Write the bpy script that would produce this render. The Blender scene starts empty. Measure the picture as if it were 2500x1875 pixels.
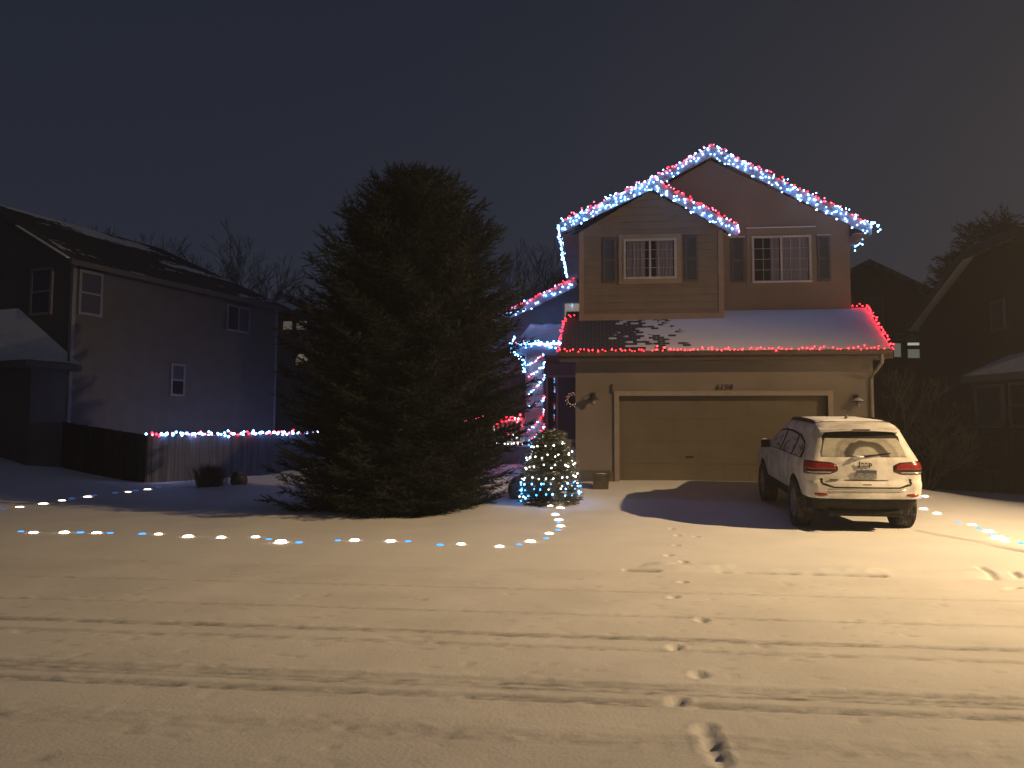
import bpy, bmesh, math, random
import numpy as np
from mathutils import Matrix, Vector
random.seed(7); rng = np.random.default_rng(7)
S = bpy.context.scene; COL = S.collection
R = math.radians
# ---------------------------------------------------------------- camera
FPX = 1890.0; YAW = R(6.28); PT = math.atan(132.5/1890); RO = .004
CAM = np.array([0, 0, 1.55])
_f = np.array([-math.sin(YAW)*math.cos(PT), math.cos(YAW)*math.cos(PT), math.sin(PT)])
_r0 = np.array([math.cos(YAW), math.sin(YAW), 0]); _u0 = np.cross(_r0, _f)
_r = _r0*math.cos(RO)+_u0*math.sin(RO); _u = _u0*math.cos(RO)-_r0*math.sin(RO)
cd = bpy.data.cameras.new('camera'); cam = bpy.data.objects.new('camera', cd); COL.objects.link(cam)
cd.sensor_width = 36; cd.lens = 36*FPX/2500; cd.clip_end = 2000; cd.clip_start = .05
m = Matrix(((_r[0], _u[0], -_f[0], CAM[0]), (_r[1], _u[1], -_f[1], CAM[1]), (_r[2], _u[2], -_f[2], CAM[2]), (0, 0, 0, 1)))
cam.matrix_world = m; S.camera = cam
def ray(px, py): return _f+_r*(px-1250)/FPX-_u*(py-937.5)/FPX
def aty(px, py, y): d = ray(px, py); return CAM+d*(y-CAM[1])/d[1]
def atx(px, py, x): d = ray(px, py); return CAM+d*(x-CAM[0])/d[0]
def atz(px, py, z): d = ray(px, py); return CAM+d*(z-CAM[2])/d[2]
def atd(px, py, D): return CAM+ray(px, py)*D
# ---------------------------------------------------------------- sky (night overcast, town glow to the right)
w = bpy.data.worlds.new('World'); S.world = w; w.use_nodes = True
nt = w.node_tree; bg = nt.nodes['Background']; bg.inputs[1].default_value = 1.0
tc = nt.nodes.new('ShaderNodeTexCoord'); sx = nt.nodes.new('ShaderNodeSeparateXYZ')
cr = nt.nodes.new('ShaderNodeValToRGB'); e = cr.color_ramp.elements
e[0].position = 0.0; e[0].color = (.026, .031, .046, 1); e[1].position = .62; e[1].color = (.0120, .0160, .0280, 1)
x_ = e.new(.28); x_.color = (.0180, .0225, .0360, 1)
nt.links.new(tc.outputs['Generated'], sx.inputs[0]); nt.links.new(sx.outputs['Z'], cr.inputs[0])
mr = nt.nodes.new('ShaderNodeMapRange'); mr.inputs[1].default_value = -.1; mr.inputs[2].default_value = .9
mr.inputs[3].default_value = 0; mr.inputs[4].default_value = 1; nt.links.new(sx.outputs['X'], mr.inputs[0])
mz = nt.nodes.new('ShaderNodeMapRange'); mz.inputs[1].default_value = 0; mz.inputs[2].default_value = .6
mz.inputs[3].default_value = 1; mz.inputs[4].default_value = .12; nt.links.new(sx.outputs['Z'], mz.inputs[0])
mm = nt.nodes.new('ShaderNodeMath'); mm.operation = 'MULTIPLY'; nt.links.new(mr.outputs[0], mm.inputs[0]); nt.links.new(mz.outputs[0], mm.inputs[1])
mx = nt.nodes.new('ShaderNodeMix'); mx.data_type = 'RGBA'; mx.inputs['B'].default_value = (.050, .044, .044, 1)
nt.links.new(mm.outputs[0], mx.inputs['Factor']); nt.links.new(cr.outputs[0], mx.inputs['A']); nt.links.new(mx.outputs['Result'], bg.inputs[0])
# ---------------------------------------------------------------- view / render
S.view_settings.view_transform = 'Standard'; S.view_settings.look = 'None'
S.view_settings.exposure = 0; S.view_settings.gamma = 1
try:
    S.cycles.use_denoising = True; S.cycles.denoiser = 'OPENIMAGEDENOISE'; S.cycles.use_light_tree = True
    S.cycles.max_bounces = 5; S.cycles.diffuse_bounces = 3; S.cycles.sample_clamp_indirect = 3
    S.cycles.transparent_max_bounces = 8; S.cycles.caustics_reflective = False; S.cycles.caustics_refractive = False
except Exception: pass
# ---------------------------------------------------------------- materials
def mat(name, col, rough=.7, metal=0, emit=None, es=0, spec=None):
    m = bpy.data.materials.new(name); m.use_nodes = True; b = m.node_tree.nodes['Principled BSDF']
    b.inputs['Base Color'].default_value = (*col, 1); b.inputs['Roughness'].default_value = rough
    b.inputs['Metallic'].default_value = metal
    if spec is not None: b.inputs['Specular IOR Level'].default_value = spec
    if emit: b.inputs['Emission Color'].default_value = (*emit, 1); b.inputs['Emission Strength'].default_value = es
    return m
def N(m, t, **kw):
    n = m.node_tree.nodes.new(t)
    for k, v in kw.items():
        if k in n.inputs: n.inputs[k].default_value = v
        else: setattr(n, k, v)
    return n
def L(m, a, b): m.node_tree.links.new(a, b)
def noisy(name, c1, c2, scale=8, rough=.8, bump=.2, bscale=None, stretch=(1, 1, 1), detail=6, spec=.3, lo=.35, hi=.65, bd=.02):
    m = mat(name, c1, rough, spec=spec); b = m.node_tree.nodes['Principled BSDF']
    tcn = N(m, 'ShaderNodeTexCoord'); mp = N(m, 'ShaderNodeMapping'); mp.inputs['Scale'].default_value = stretch
    L(m, tcn.outputs['Object'], mp.inputs[0])
    n = N(m, 'ShaderNodeTexNoise', Scale=scale, Detail=detail); L(m, mp.outputs[0], n.inputs['Vector'])
    c = N(m, 'ShaderNodeValToRGB'); c.color_ramp.elements[0].color = (*c1, 1); c.color_ramp.elements[1].color = (*c2, 1)
    c.color_ramp.elements[0].position = lo; c.color_ramp.elements[1].position = hi
    L(m, n.outputs[0], c.inputs[0]); L(m, c.outputs[0], b.inputs['Base Color'])
    if bump:
        n2 = N(m, 'ShaderNodeTexNoise', Scale=bscale or scale*4, Detail=4.0); L(m, mp.outputs[0], n2.inputs['Vector'])
        bp = N(m, 'ShaderNodeBump', Strength=bump, Distance=bd); L(m, n2.outputs[0], bp.inputs['Height']); L(m, bp.outputs[0], b.inputs['Normal'])
    return m
M = {}
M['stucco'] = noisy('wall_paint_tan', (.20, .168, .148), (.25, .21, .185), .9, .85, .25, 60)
M['siding'] = noisy('siding_paint', (.20, .175, .152), (.235, .205, .18), 3, .8, .15, 40)
M['trim'] = noisy('trim_paint', (.29, .245, .21), (.33, .28, .24), 5, .7, .1)
M['fascia'] = noisy('fascia_paint', (.26, .25, .27), (.31, .30, .32), 5, .6, .1)
M['gutter'] = noisy('gutter_paint_brown', (.085, .06, .058), (.11, .08, .075), 5, .5, .1)
M['white'] = noisy('white_paint', (.44, .43, .42), (.50, .49, .47), 5, .5, .1)
M['shutter'] = noisy('shutter_paint', (.085, .10, .13), (.11, .125, .155), 9, .6, .1)
M['dark'] = mat('dark_interior', (.012, .012, .016), .9)
M['curtain'] = noisy('curtain_cloth', (.50, .50, .52), (.66, .66, .68), 4, .95, .1, stretch=(6, 6, .3))
M['gdoor'] = noisy('garage_door_paint', (.145, .12, .082), (.165, .138, .096), 2, .6, .1)
M['wing'] = noisy('wing_wall_blue_lit', (.27, .265, .29), (.31, .305, .33), 3, .85, .2, 60)  # grey wing wall, lightened and blued to carry the string lights' glow
M['foundation'] = noisy('foundation_concrete', (.10, .10, .09), (.15, .145, .13), 8, .9, .3)
M['doorblue'] = mat('entry_door_paint', (.045, .07, .10), .4)
M['metal_dark'] = noisy('dark_metal', (.03, .028, .026), (.06, .05, .045), 20, .5, .1)
M['wire'] = mat('cable_green', (.02, .035, .02), .6)
M['fence'] = noisy('fence_boards', (.07, .07, .078), (.19, .19, .205), 1.6, .85, .3, 20, stretch=(4, 4, .25), lo=.3, hi=.7)
M['fence_dk'] = noisy('fence_boards_dark', (.012, .011, .011), (.028, .025, .024), 1.6, .9, .3, 20, stretch=(4, 4, .3), spec=.02)
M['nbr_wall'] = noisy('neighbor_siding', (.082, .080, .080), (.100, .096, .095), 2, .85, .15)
M['nbr_trim'] = noisy('neighbor_trim', (.17, .17, .185), (.21, .21, .225), 4, .7, .1)
M['nbr_glass'] = mat('neighbor_pane', (.055, .058, .085), .25)
M['nbr_glass_dk'] = mat('neighbor_pane_dark', (.014, .014, .022), .15)
M['brick'] = noisy('brick_wall', (.055, .036, .032), (.08, .052, .045), 6, .9, .4, 14, stretch=(1, 1, 3))
M['brick_dk'] = noisy('brick_wall_dark', (.055, .032, .026), (.08, .048, .04), 6, .9, .4, 14)
M['bark'] = noisy('bark', (.035, .028, .022), (.07, .055, .045), 9, .95, .6, 20, stretch=(1, 1, .3))
M['twig'] = noisy('twigs', (.09, .085, .08), (.13, .12, .12), 9, .95, 0)
M['stone'] = noisy('stone', (.09, .085, .08), (.17, .16, .15), 7, .9, .6)
M['deck'] = noisy('porch_concrete', (.22, .20, .20), (.30, .28, .28), 6, .85, .2)
M['pot'] = noisy('planter_wood', (.07, .055, .035), (.12, .095, .06), 6, .8, .3)
M['straw'] = noisy('dry_grass', (.075, .068, .055), (.12, .105, .08), 6, .9, 0)
def needles(name, a, b):
    m = noisy(name, a, b, 1.5, .8, 0, lo=.4, hi=.62, spec=.15, detail=3); return m
M['spruce'] = needles('spruce_needles', (.008, .013, .012), (.034, .043, .038))
M['spruce_far'] = needles('far_needles', (.016, .022, .016), (.030, .036, .026))
M['spruce_small'] = needles('small_spruce_needles', (.11, .12, .08), (.30, .30, .24))
M['snow_cap'] = noisy('snow_on_things', (.78, .80, .84), (.86, .88, .92), 3, .75, .35, 25, spec=.2)
def emis(name, c, s): return mat(name, (.5*c[0], .5*c[1], .5*c[2]), .4, emit=c, es=s)
M['b_white'] = emis('lit_bulb_cool_white', (.20, .44, 1.0), 44)
M['b_ice'] = emis('lit_bulb_ice_blue', (.09, .36, 1.0), 46)
M['b_red'] = emis('lit_bulb_red', (1.0, .012, .020), 24)
M['b_pink'] = emis('lit_bulb_pink', (1.0, .10, .20), 13)
M['b_warm'] = emis('lit_bulb_warm_white', (.92, .95, .86), 12)
M['b_blue'] = emis('lit_bulb_blue', (.03, .26, 1.0), 15)
M['b_dim'] = emis('lit_bulb_wreath', (1.0, .50, .42), 1.0)
M['s_white'] = emis('stake_light_white', (1.0, .80, .60), 12)
M['s_blue'] = emis('stake_light_blue', (.035, .30, 1.0), 2.6)
M['s_dimblue'] = emis('stake_light_dim_blue', (.12, .22, .65), .35)
M['win_cream'] = emis('lit_window_cream', (1.0, .82, .52), .42)
M['win_warm'] = emis('lit_window_warm', (1.0, .80, .58), .15)
M['win_yard'] = emis('lit_window_bright', (1.0, .93, .66), .75)
M['win_yard2'] = emis('lit_window_soft', (.85, .85, .65), .22)
def glass(name, tint=(.03, .03, .04), alpha=.22):
    m = bpy.data.materials.new(name); m.use_nodes = True; t = m.node_tree; t.nodes.clear()
    o = N(m, 'ShaderNodeOutputMaterial'); a = N(m, 'ShaderNodeBsdfTransparent'); g = N(m, 'ShaderNodeBsdfGlossy', Roughness=.06)
    a.inputs[0].default_value = (.8, .8, .85, 1); g.inputs[0].default_value = (.9, .9, .9, 1)
    mxs = N(m, 'ShaderNodeMixShader'); mxs.inputs[0].default_value = alpha
    L(m, a.outputs[0], mxs.inputs[1]); L(m, g.outputs[0], mxs.inputs[2]); L(m, mxs.outputs[0], o.inputs[0]); return m
M['pane'] = glass('window_glass', alpha=.05)
# ---------------------------------------------------------------- object helpers
WM = {}
def empty(name, loc, rz=0, label=None, cat=None, group=None):
    o = bpy.data.objects.new(name, None); COL.objects.link(o); o.empty_display_size = .2
    o.location = loc; o.rotation_euler = (0, 0, rz); WM[o.name] = Matrix.Translation(Vector(loc)) @ Matrix.Rotation(rz, 4, 'Z')
    tag(o, label, cat, group); return o
def tag(o, label=None, cat=None, group=None, kind=None):
    if label: o['label'] = label
    if cat: o['category'] = cat
    if group: o['group'] = group
    if kind: o['kind'] = kind
    return o
def link(name, me, parent=None, world=None):
    """link mesh data; world = its world matrix (identity: vertices are already world coordinates)"""
    o = bpy.data.objects.new(name, me); COL.objects.link(o); wmx = world or Matrix.Identity(4)
    if parent is not None:
        o.parent = parent; o.matrix_parent_inverse = WM[parent.name].inverted()
    o.matrix_basis = wmx; WM[o.name] = wmx.copy(); return o
class MB:
    def __init__(s): s.v = []; s.f = []
    def add(s, vs, fs):
        b = len(s.v); s.v += [tuple(map(float, p)) for p in vs]; s.f += [tuple(i+b for i in f) for f in fs]; return s
    def box(s, x0, x1, y0, y1, z0, z1):
        x0, x1 = sorted((x0, x1)); y0, y1 = sorted((y0, y1)); z0, z1 = sorted((z0, z1))
        return s.add([(x0, y0, z0), (x1, y0, z0), (x1, y1, z0), (x0, y1, z0), (x0, y0, z1), (x1, y0, z1), (x1, y1, z1), (x0, y1, z1)],
                     [(0, 3, 2, 1), (4, 5, 6, 7), (0, 1, 5, 4), (1, 2, 6, 5), (2, 3, 7, 6), (3, 0, 4, 7)])
    def prism(s, poly, d):
        """closed solid: polygon (3D points) pushed along vector d"""
        n = len(poly); P = [Vector(p) for p in poly]; d = Vector(d)
        return s.add([tuple(p) for p in P]+[tuple(p+d) for p in P], [tuple(range(n))[::-1], tuple(range(n, 2*n))]+[(i, (i+1) % n, n+(i+1) % n, n+i) for i in range(n)])
    def bar(s, a, b, w, h, up=(0, 0, 1)):
        a = Vector(a); b = Vector(b); d = (b-a).normalized(); u = Vector(up); r = d.cross(u).normalized(); u = r.cross(d).normalized()
        q = [(-w/2, -h/2), (w/2, -h/2), (w/2, h/2), (-w/2, h/2)]
        return s.add([a+r*x+u*z for x, z in q]+[b+r*x+u*z for x, z in q], [(3, 2, 1, 0), (4, 5, 6, 7)]+[(i, (i+1) % 4, 4+(i+1) % 4, 4+i) for i in range(4)])
    def tube(s, pts, r, n=6, cap=True):
        P = [Vector(p) for p in pts]; rs = r if isinstance(r, (list, tuple)) else [r]*len(P); vs = []; fs = []
        for i, p in enumerate(P):
            d = (P[min(i+1, len(P)-1)]-P[max(i-1, 0)]).normalized(); a = Vector((0, 0, 1)) if abs(d.z) < .9 else Vector((1, 0, 0))
            x = d.cross(a).normalized(); y = x.cross(d)
            for k in range(n): t = 2*math.pi*k/n; vs.append(p+(x*math.cos(t)+y*math.sin(t))*rs[i])
        for i in range(len(P)-1):
            for k in range(n): fs.append((i*n+k, i*n+(k+1) % n, (i+1)*n+(k+1) % n, (i+1)*n+k))
        if cap: fs += [tuple(range(n))[::-1], tuple(range((len(P)-1)*n, len(P)*n))]
        return s.add(vs, fs)
    def lathe(s, prof, c=(0, 0, 0), n=24, axis='z'):
        vs = []; fs = []
        for r_, h in prof:
            for k in range(n):
                t = 2*math.pi*k/n; a, b = r_*math.cos(t), r_*math.sin(t)
                vs.append((c[0]+a, c[1]+b, c[2]+h) if axis == 'z' else ((c[0]+h, c[1]+a, c[2]+b) if axis == 'x' else (c[0]+a, c[1]+h, c[2]+b)))
        for i in range(len(prof)-1):
            for k in range(n): fs.append((i*n+k, i*n+(k+1) % n, (i+1)*n+(k+1) % n, (i+1)*n+k))
        fs += [tuple(range(n))[::-1], tuple(range((len(prof)-1)*n, len(prof)*n))]
        return s.add(vs, fs)
    def grid(s, P):
        """P: 2D list of points"""
        r_, c = len(P), len(P[0])
        return s.add([p for row in P for p in row], [(i*c+j, i*c+j+1, (i+1)*c+j+1, (i+1)*c+j) for i in range(r_-1) for j in range(c-1)])
    def mesh(s, name, mt, smooth=False):
        me = bpy.data.meshes.new(name); me.from_pydata(s.v, [], s.f); me.materials.append(mt if not isinstance(mt, str) else M[mt])
        if smooth: me.polygons.foreach_set('use_smooth', [True]*len(me.polygons))
        me.update(); return me
    def build(s, name, mt, parent=None, world=None, smooth=False, bevel=0, normals=True):
        me = s.mesh(name, mt, smooth)
        if normals:
            bm = bmesh.new(); bm.from_mesh(me); bmesh.ops.recalc_face_normals(bm, faces=bm.faces)
            if bevel: bmesh.ops.bevel(bm, geom=bm.edges[:], offset=bevel, segments=2, affect='EDGES', clamp_overlap=True)
            bm.to_mesh(me); bm.free()
        return link(name, me, parent, world)
def fast_mesh(name, verts, tris, mt, smooth=False):
    me = bpy.data.meshes.new(name); verts = np.asarray(verts, np.float32); tris = np.asarray(tris, np.int32); k = tris.shape[1]
    me.vertices.add(len(verts)); me.vertices.foreach_set('co', verts.ravel())
    me.loops.add(tris.size); me.loops.foreach_set('vertex_index', tris.ravel())
    me.polygons.add(len(tris)); me.polygons.foreach_set('loop_start', np.arange(0, tris.size, k, dtype=np.int32))
    me.polygons.foreach_set('loop_total', np.full(len(tris), k, np.int32))
    if smooth: me.polygons.foreach_set('use_smooth', np.ones(len(tris), bool))
    me.materials.append(M[mt] if isinstance(mt, str) else mt); me.update(calc_edges=True); return me
# ---------------------------------------------------------------- noise
def vnoise(x, y, seed=0):
    xi = np.floor(x).astype(np.int64); yi = np.floor(y).astype(np.int64); fx = x-xi; fy = y-yi
    fx = fx*fx*(3-2*fx); fy = fy*fy*(3-2*fy)
    def h(a, b):
        n = (a*374761393+b*668265263+seed*144269) & 0xffffffff
        n = ((n ^ (n >> 13))*1274126177) & 0xffffffff
        return ((n ^ (n >> 16)) & 0xffff)/65535.0
    return (h(xi, yi)*(1-fx)+h(xi+1, yi)*fx)*(1-fy)+(h(xi, yi+1)*(1-fx)+h(xi+1, yi+1)*fx)*fy
def fbm(x, y, o=4, seed=0):
    s = 0; a = .5
    for i in range(o): s = s+a*vnoise(x*2**i, y*2**i, seed+i); a *= .5
    return s/(1-.5**o)
# ---------------------------------------------------------------- terrain
CURB = 9.36
cp = [(-30, 14, .6), (-20, 11, .3), (-12, 11, .16), (-8.4, 10.8, .12), (-4.3, 10.3, .1), (-1.3, 10.3, .1), (2, 10.2, .06), (6, 10.5, .06), (12, 10.5, .0), (25, 11, -.1),
      (-18.1, 22.2, .94), (-16, 22.4, .5), (-13.8, 22.8, .1), (-11.8, 30, .13), (-10.8, 20.6, .2), (-13, 22, .12), (-11.7, 14.3, .14), (-25, 20, 1.2), (-25, 35, 1.3), (-16, 33, .3),
      (-4.5, 15, .12), (-1, 16.2, .2), (-.5, 18.3, .5), (6.3, 18.3, .55), (3, 18.3, .5), (3.4, 13.9, .07), (5.2, 13.9, .06), (4.2, 16.9, .22), (-2.5, 22, .75), (-6, 22, .6), (-6, 30, .8), (0, 30, 1), (8, 30, .6),
      (9, 23.3, .24), (12, 23.6, 0), (8.2, 20.7, .2), (5.8, 12, .08), (4, 12, .07), (0, 14, .12), (20, 25, 0), (20, 35, .3), (10, 40, 1), (-20, 45, 2), (25, 45, 1), (0, 60, 2), (-40, 60, 2), (40, 60, 2), (-8, 20, .3)]
cp = np.array(cp, float)
def _phi(r2): return np.where(r2 > 1e-9, .5*r2*np.log(r2+1e-12), 0)
_n = len(cp); _K = _phi(((cp[:, None, :2]-cp[None, :, :2])**2).sum(-1))+np.eye(_n)*.5
_P = np.c_[np.ones(_n), cp[:, :2]]; _A = np.zeros((_n+3, _n+3)); _A[:_n, :_n] = _K; _A[:_n, _n:] = _P; _A[_n:, :_n] = _P.T
_w = np.linalg.solve(_A, np.r_[cp[:, 2], 0, 0, 0])
def hbase(x, y):
    x = np.asarray(x, float); y = np.asarray(y, float); xs = np.clip(x, -40, 40); ys = np.clip(y, 8, 62); z = _w[_n]+_w[_n+1]*xs+_w[_n+2]*ys
    for i in range(_n): z = z+_w[i]*_phi((xs-cp[i, 0])**2+(ys-cp[i, 1])**2)
    t = np.clip((y-CURB+.15)/1.3, 0, 1); t = t*t*(3-2*t)
    z = z*t+.02*np.clip((y-CURB+.10)/.25, 0, 1)*(1-t)
    return z
ROADY = [(8.08, .035, .30, 0), (6.99, .04, .35, 0), (6.22, .055, 1.0, 0), (5.90, .05, .40, 0), (4.98, .115, 1.0, 1), (4.72, .05, .95, 0), (4.14, .10, .22, 0), (3.60, .08, .10, 0)]
FEET = [(1640, 1290), (1655, 1306), (1652, 1331), (1632, 1355), (1668, 1373), (1668, 1421), (1645, 1458), (1715, 1514), (1648, 1580), (1706, 1647), (1652, 1712), (1722, 1782), (1742, 1828), (1700, 1308)]
def nonuni(a, b, d0, lo, hi, g):
    """samples: step d0 in [lo,hi], growing outside"""
    c = list(np.arange(lo, hi, d0)); s = d0; x = hi
    while x < b: c.append(x); s *= g; x += s
    c.append(b); s = d0; x = lo; l = []
    while x > a: s *= g; x -= s; l.append(max(x, a))
    return np.array(l[::-1]+c)
gx = nonuni(-220, 220, .034, -6.5, 6.6, 1.035); gy = nonuni(-30, 320, .022, 3.3, 9.8, 1.018)
X, Y = np.meshgrid(gx, gy); Z = hbase(X, Y)
onroad = (Y < CURB-.05)
fine = (X > -14) & (X < 10) & (Y > 2.5) & (Y < 11)
dirt_and_marks = np.zeros_like(X)  # soiled tracks, plus darker prints, edge gaps and thin marks
wob = (fbm(X*.12, X*0, 2, 40)-.5)*.05
for yc, hw, dep, tread in ROADY:
    yy = Y+wob*(1 if yc > 5 else .6)-(yc+(.010*X if yc in (4.14, 3.60) else 0)); t = np.exp(-(yy/hw)**4)
    k = fbm(X*1.1+yc*7, Y*9, 4, int(yc*10)); brk = np.clip((fbm(X*.45+yc*13, Y*0+yc, 3, 5)-.1)*3, .7, 1)
    lumps = fbm(X*7, Y*16, 3, 90+int(yc*7))
    Z -= np.where(fine, t*dep*brk*(.012+.004*(lumps-.5)), 0)
    Z += np.where(fine, np.exp(-((np.abs(yy)-hw*1.25)/(hw*.35))**2)*dep*.007*lumps, 0)
    rib = 1 if not tread else .72+.28*np.sign(np.sin(yy*2*math.pi/.030))
    fr = fbm(X*9, Y*46, 3, 33+int(yc*9)); dirt_and_marks += t*dep*brk*np.clip(.35+2.6*(fr-.36)+.5*(lumps-.4), 0, 1.3)*rib*1.0; Z -= np.where(fine, t*dep*brk*(fr-.5)*.010, 0)
# wheel-flattened lanes, soft waves and crumbs
Z += np.where(fine, (fbm(X*.4, Y*4, 4, 11)-.5)*.005, 0)+(fbm(X*.35, Y*.35, 4, 3)-.5)*np.where(Y > CURB+.3, .11, .015)*np.clip((Y-8)/6, .3, 1)
Z += (fbm(X*5, Y*5, 3, 21)-.5)*.0015
Z += np.where(fine, (fbm(X*17, Y*17, 2, 61)-.5)*.0018, 0)
for yc, hw in ((8.08, .06), (6.99, .06), (6.22, .10), (5.88, .08), (4.98, .16), (4.70, .08), (4.14, .12)):
    sp_ = np.exp(-((Y+wob-yc)/hw)**2)*np.clip((fbm(X*13+yc*3, Y*26, 2, 140+int(yc*5))-.60)*9, 0, 1)*fine; dirt_and_marks += sp_*.28; Z -= sp_*.003
    sp_ = np.exp(-((Y+wob-yc-hw*.3)/(hw*1.3))**2)*np.clip((fbm(X*11+yc*5, Y*22, 2, 240+int(yc*5))-.63)*9, 0, 1)*fine; Z += sp_*.006
crumb = np.where(fine & onroad, np.clip(fbm(X*9, Y*14, 2, 77)-.74, 0, 1), 0); Z -= crumb*.05; dirt_and_marks += crumb*1.5
# gutter line of the road edge: drifted lumps and gaps
ge = np.exp(-((Y-(CURB-.02)-.03*(fbm(X*1.5, X*0, 2, 8)-.5))/.05)**2)
gap = np.clip((fbm(X*1.9, X*0+3, 3, 55)-.56)*7, 0, 1)*(X > .3)
Z -= ge*gap*.03; dirt_and_marks += ge*gap*1.2*(X < 3.6)
lump = np.exp(-((Y-CURB-.22)/.16)**2)*np.clip(fbm(X*2.6, Y*1.5, 3, 66)-.42, 0, 1)*(X > .5); Z += lump*.08
for (a, b) in FEET:
    p = atz(a, b, hbase(0, 9.8) if b < 1395 else 0.0); p = atz(a, b, float(hbase(p[0], p[1])))
    ang = random.uniform(-.35, .35); q = b > 1500
    for sgn in (((0, 0, 1.0), (.015, -.14, .75)) if b > 1770 else ((0, 0, .8),)):
        dx = X-p[0]-sgn[0]; dy = Y-p[1]-sgn[1]; u_ = dx*math.cos(ang)+dy*math.sin(ang); v_ = -dx*math.sin(ang)+dy*math.cos(ang)
        r2 = (u_/.055/sgn[2]**.5)**2+(v_/.10/sgn[2]**.5)**2
        Z -= (.022 if q else .016)*np.exp(-r2**2); Z += .007*np.exp(-((np.sqrt(r2)-1.35)/.3)**2)*(.4+fbm(X*14, Y*14, 2, 4)); dirt_and_marks += .32*np.exp(-((u_-.03)/.03)**2-(v_/.08)**2)  # each print is also darker along one side
# car ruts on the driveway behind the right wheel
for (ax, ay, bx, by, wd) in [(5.15, 13.5, 5.8, 10.6, .09), (5.4, 12.0, 6.2, 9.8, .06), (3.45, 13.6, 3.4, 13.1, .1)]:
    t = np.clip(((X-ax)*(bx-ax)+(Y-ay)*(by-ay))/((bx-ax)**2+(by-ay)**2), 0, 1); d = np.hypot(X-ax-t*(bx-ax), Y-ay-t*(by-ay))
    Z -= .022*np.exp(-(d/wd)**2); Z += .012*np.exp(-((d-wd*1.5)/.05)**2)*fbm(X*4, Y*4, 3, 9)
for a, b, a2, b2 in [(2393, 1381, 2432, 1411), (2474, 1395, 2488, 1407), (2464, 1426, 2490, 1431)]:
    p = atz(a, b, .05); q = atz(a2, b2, .02); t = np.clip(((X-p[0])*(q[0]-p[0])+(Y-p[1])*(q[1]-p[1]))/((q[0]-p[0])**2+(q[1]-p[1])**2), 0, 1)
    d = np.hypot(X-p[0]-t*(q[0]-p[0]), Y-p[1]-t*(q[1]-p[1])+.03*np.sin(X*14)); Z -= .035*np.exp(-(d/.035)**2); dirt_and_marks += .8*np.exp(-(d/.028)**2)
# mounded snow along the lit fence, bank under the rail, hollow under the small tree
Z += .16*np.exp(-((X+12.2)**2/1.6+(Y-23.2)**2/1.2)); Z += .20*np.exp(-((X+10.2)**2/3+(Y-22.3)**2/1.0))*(.5+fbm(X*1.5, Y*1.5, 3, 14)); Z += .18*np.exp(-((X+8.6)**2/1.2+(Y-22.6)**2/.7))*(.4+fbm(X*2, Y*2, 3, 15))
V = np.c_[X.ravel(), Y.ravel(), Z.ravel()]; nx = len(gx); ny = len(gy)
def height(x, y):
    j = int(np.clip(np.searchsorted(gx, x), 1, nx-1)); i = int(np.clip(np.searchsorted(gy, y), 1, ny-1))
    tx = (x-gx[j-1])/(gx[j]-gx[j-1]); ty = (y-gy[i-1])/(gy[i]-gy[i-1])
    return float((Z[i-1, j-1]*(1-tx)+Z[i-1, j]*tx)*(1-ty)+(Z[i, j-1]*(1-tx)+Z[i, j]*tx)*ty)
def snowmat(name, tr):
    m = mat(name, (.8, .82, .86), .72, spec=.25); b = m.node_tree.nodes['Principled BSDF']
    tcn = N(m, 'ShaderNodeTexCoord'); n = N(m, 'ShaderNodeTexNoise', Scale=1.1, Detail=8.0); L(m, tcn.outputs['Object'], n.inputs['Vector'])
    c = N(m, 'ShaderNodeValToRGB'); c.color_ramp.elements[0].position = .3; c.color_ramp.elements[1].position = .7
    c.color_ramp.elements[0].color = (.70, .705, .72, 1) if tr else (.76, .78, .82, 1); c.color_ramp.elements[1].color = (.83, .84, .86, 1)
    L(m, n.outputs[0], c.inputs[0])
    at = N(m, 'ShaderNodeAttribute'); at.attribute_name = 'dirt_and_marks'
    n3 = N(m, 'ShaderNodeTexNoise', Scale=26.0, Detail=5.0); mp = N(m, 'ShaderNodeMapping'); mp.inputs['Scale'].default_value = (.45, 1.2, 1)
    L(m, tcn.outputs['Object'], mp.inputs[0]); L(m, mp.outputs[0], n3.inputs['Vector'])
    r3 = N(m, 'ShaderNodeMapRange'); r3.inputs[1].default_value = .35; r3.inputs[2].default_value = .62; r3.inputs[3].default_value = .55; r3.inputs[4].default_value = 1
    L(m, n3.outputs[0], r3.inputs[0]); mu = N(m, 'ShaderNodeMath', operation='MULTIPLY', use_clamp=True); L(m, at.outputs['Fac'], mu.inputs[0]); L(m, r3.outputs[0], mu.inputs[1])
    mxx = N(m, 'ShaderNodeMix', data_type='RGBA'); L(m, mu.outputs[0], mxx.inputs['Factor']); L(m, c.outputs[0], mxx.inputs['A']); mxx.inputs['B'].default_value = (.33, .33, .345, 1)
    L(m, mxx.outputs['Result'], b.inputs['Base Color'])
    n2 = N(m, 'ShaderNodeTexNoise', Scale=38.0, Detail=6.0); L(m, tcn.outputs['Object'], n2.inputs['Vector'])
    bp = N(m, 'ShaderNodeBump', Strength=.25 if tr else .2, Distance=.012); L(m, n2.outputs[0], bp.inputs['Height']); L(m, bp.outputs[0], b.inputs['Normal'])
    return m
M['snow_road'] = snowmat('snow_on_road', True); M['snow_lawn'] = snowmat('snow_on_lawn', False)
ii, jj = np.meshgrid(np.arange(ny-1), np.arange(nx-1), indexing='ij'); base = (ii*nx+jj).ravel()
Q = np.c_[base, base+1, base+1+nx, base+nx]; qx = X[:-1, :-1].ravel()+.5*(X[:-1, 1:]-X[:-1, :-1]).ravel(); qy = Y[:-1, :-1].ravel()
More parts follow.
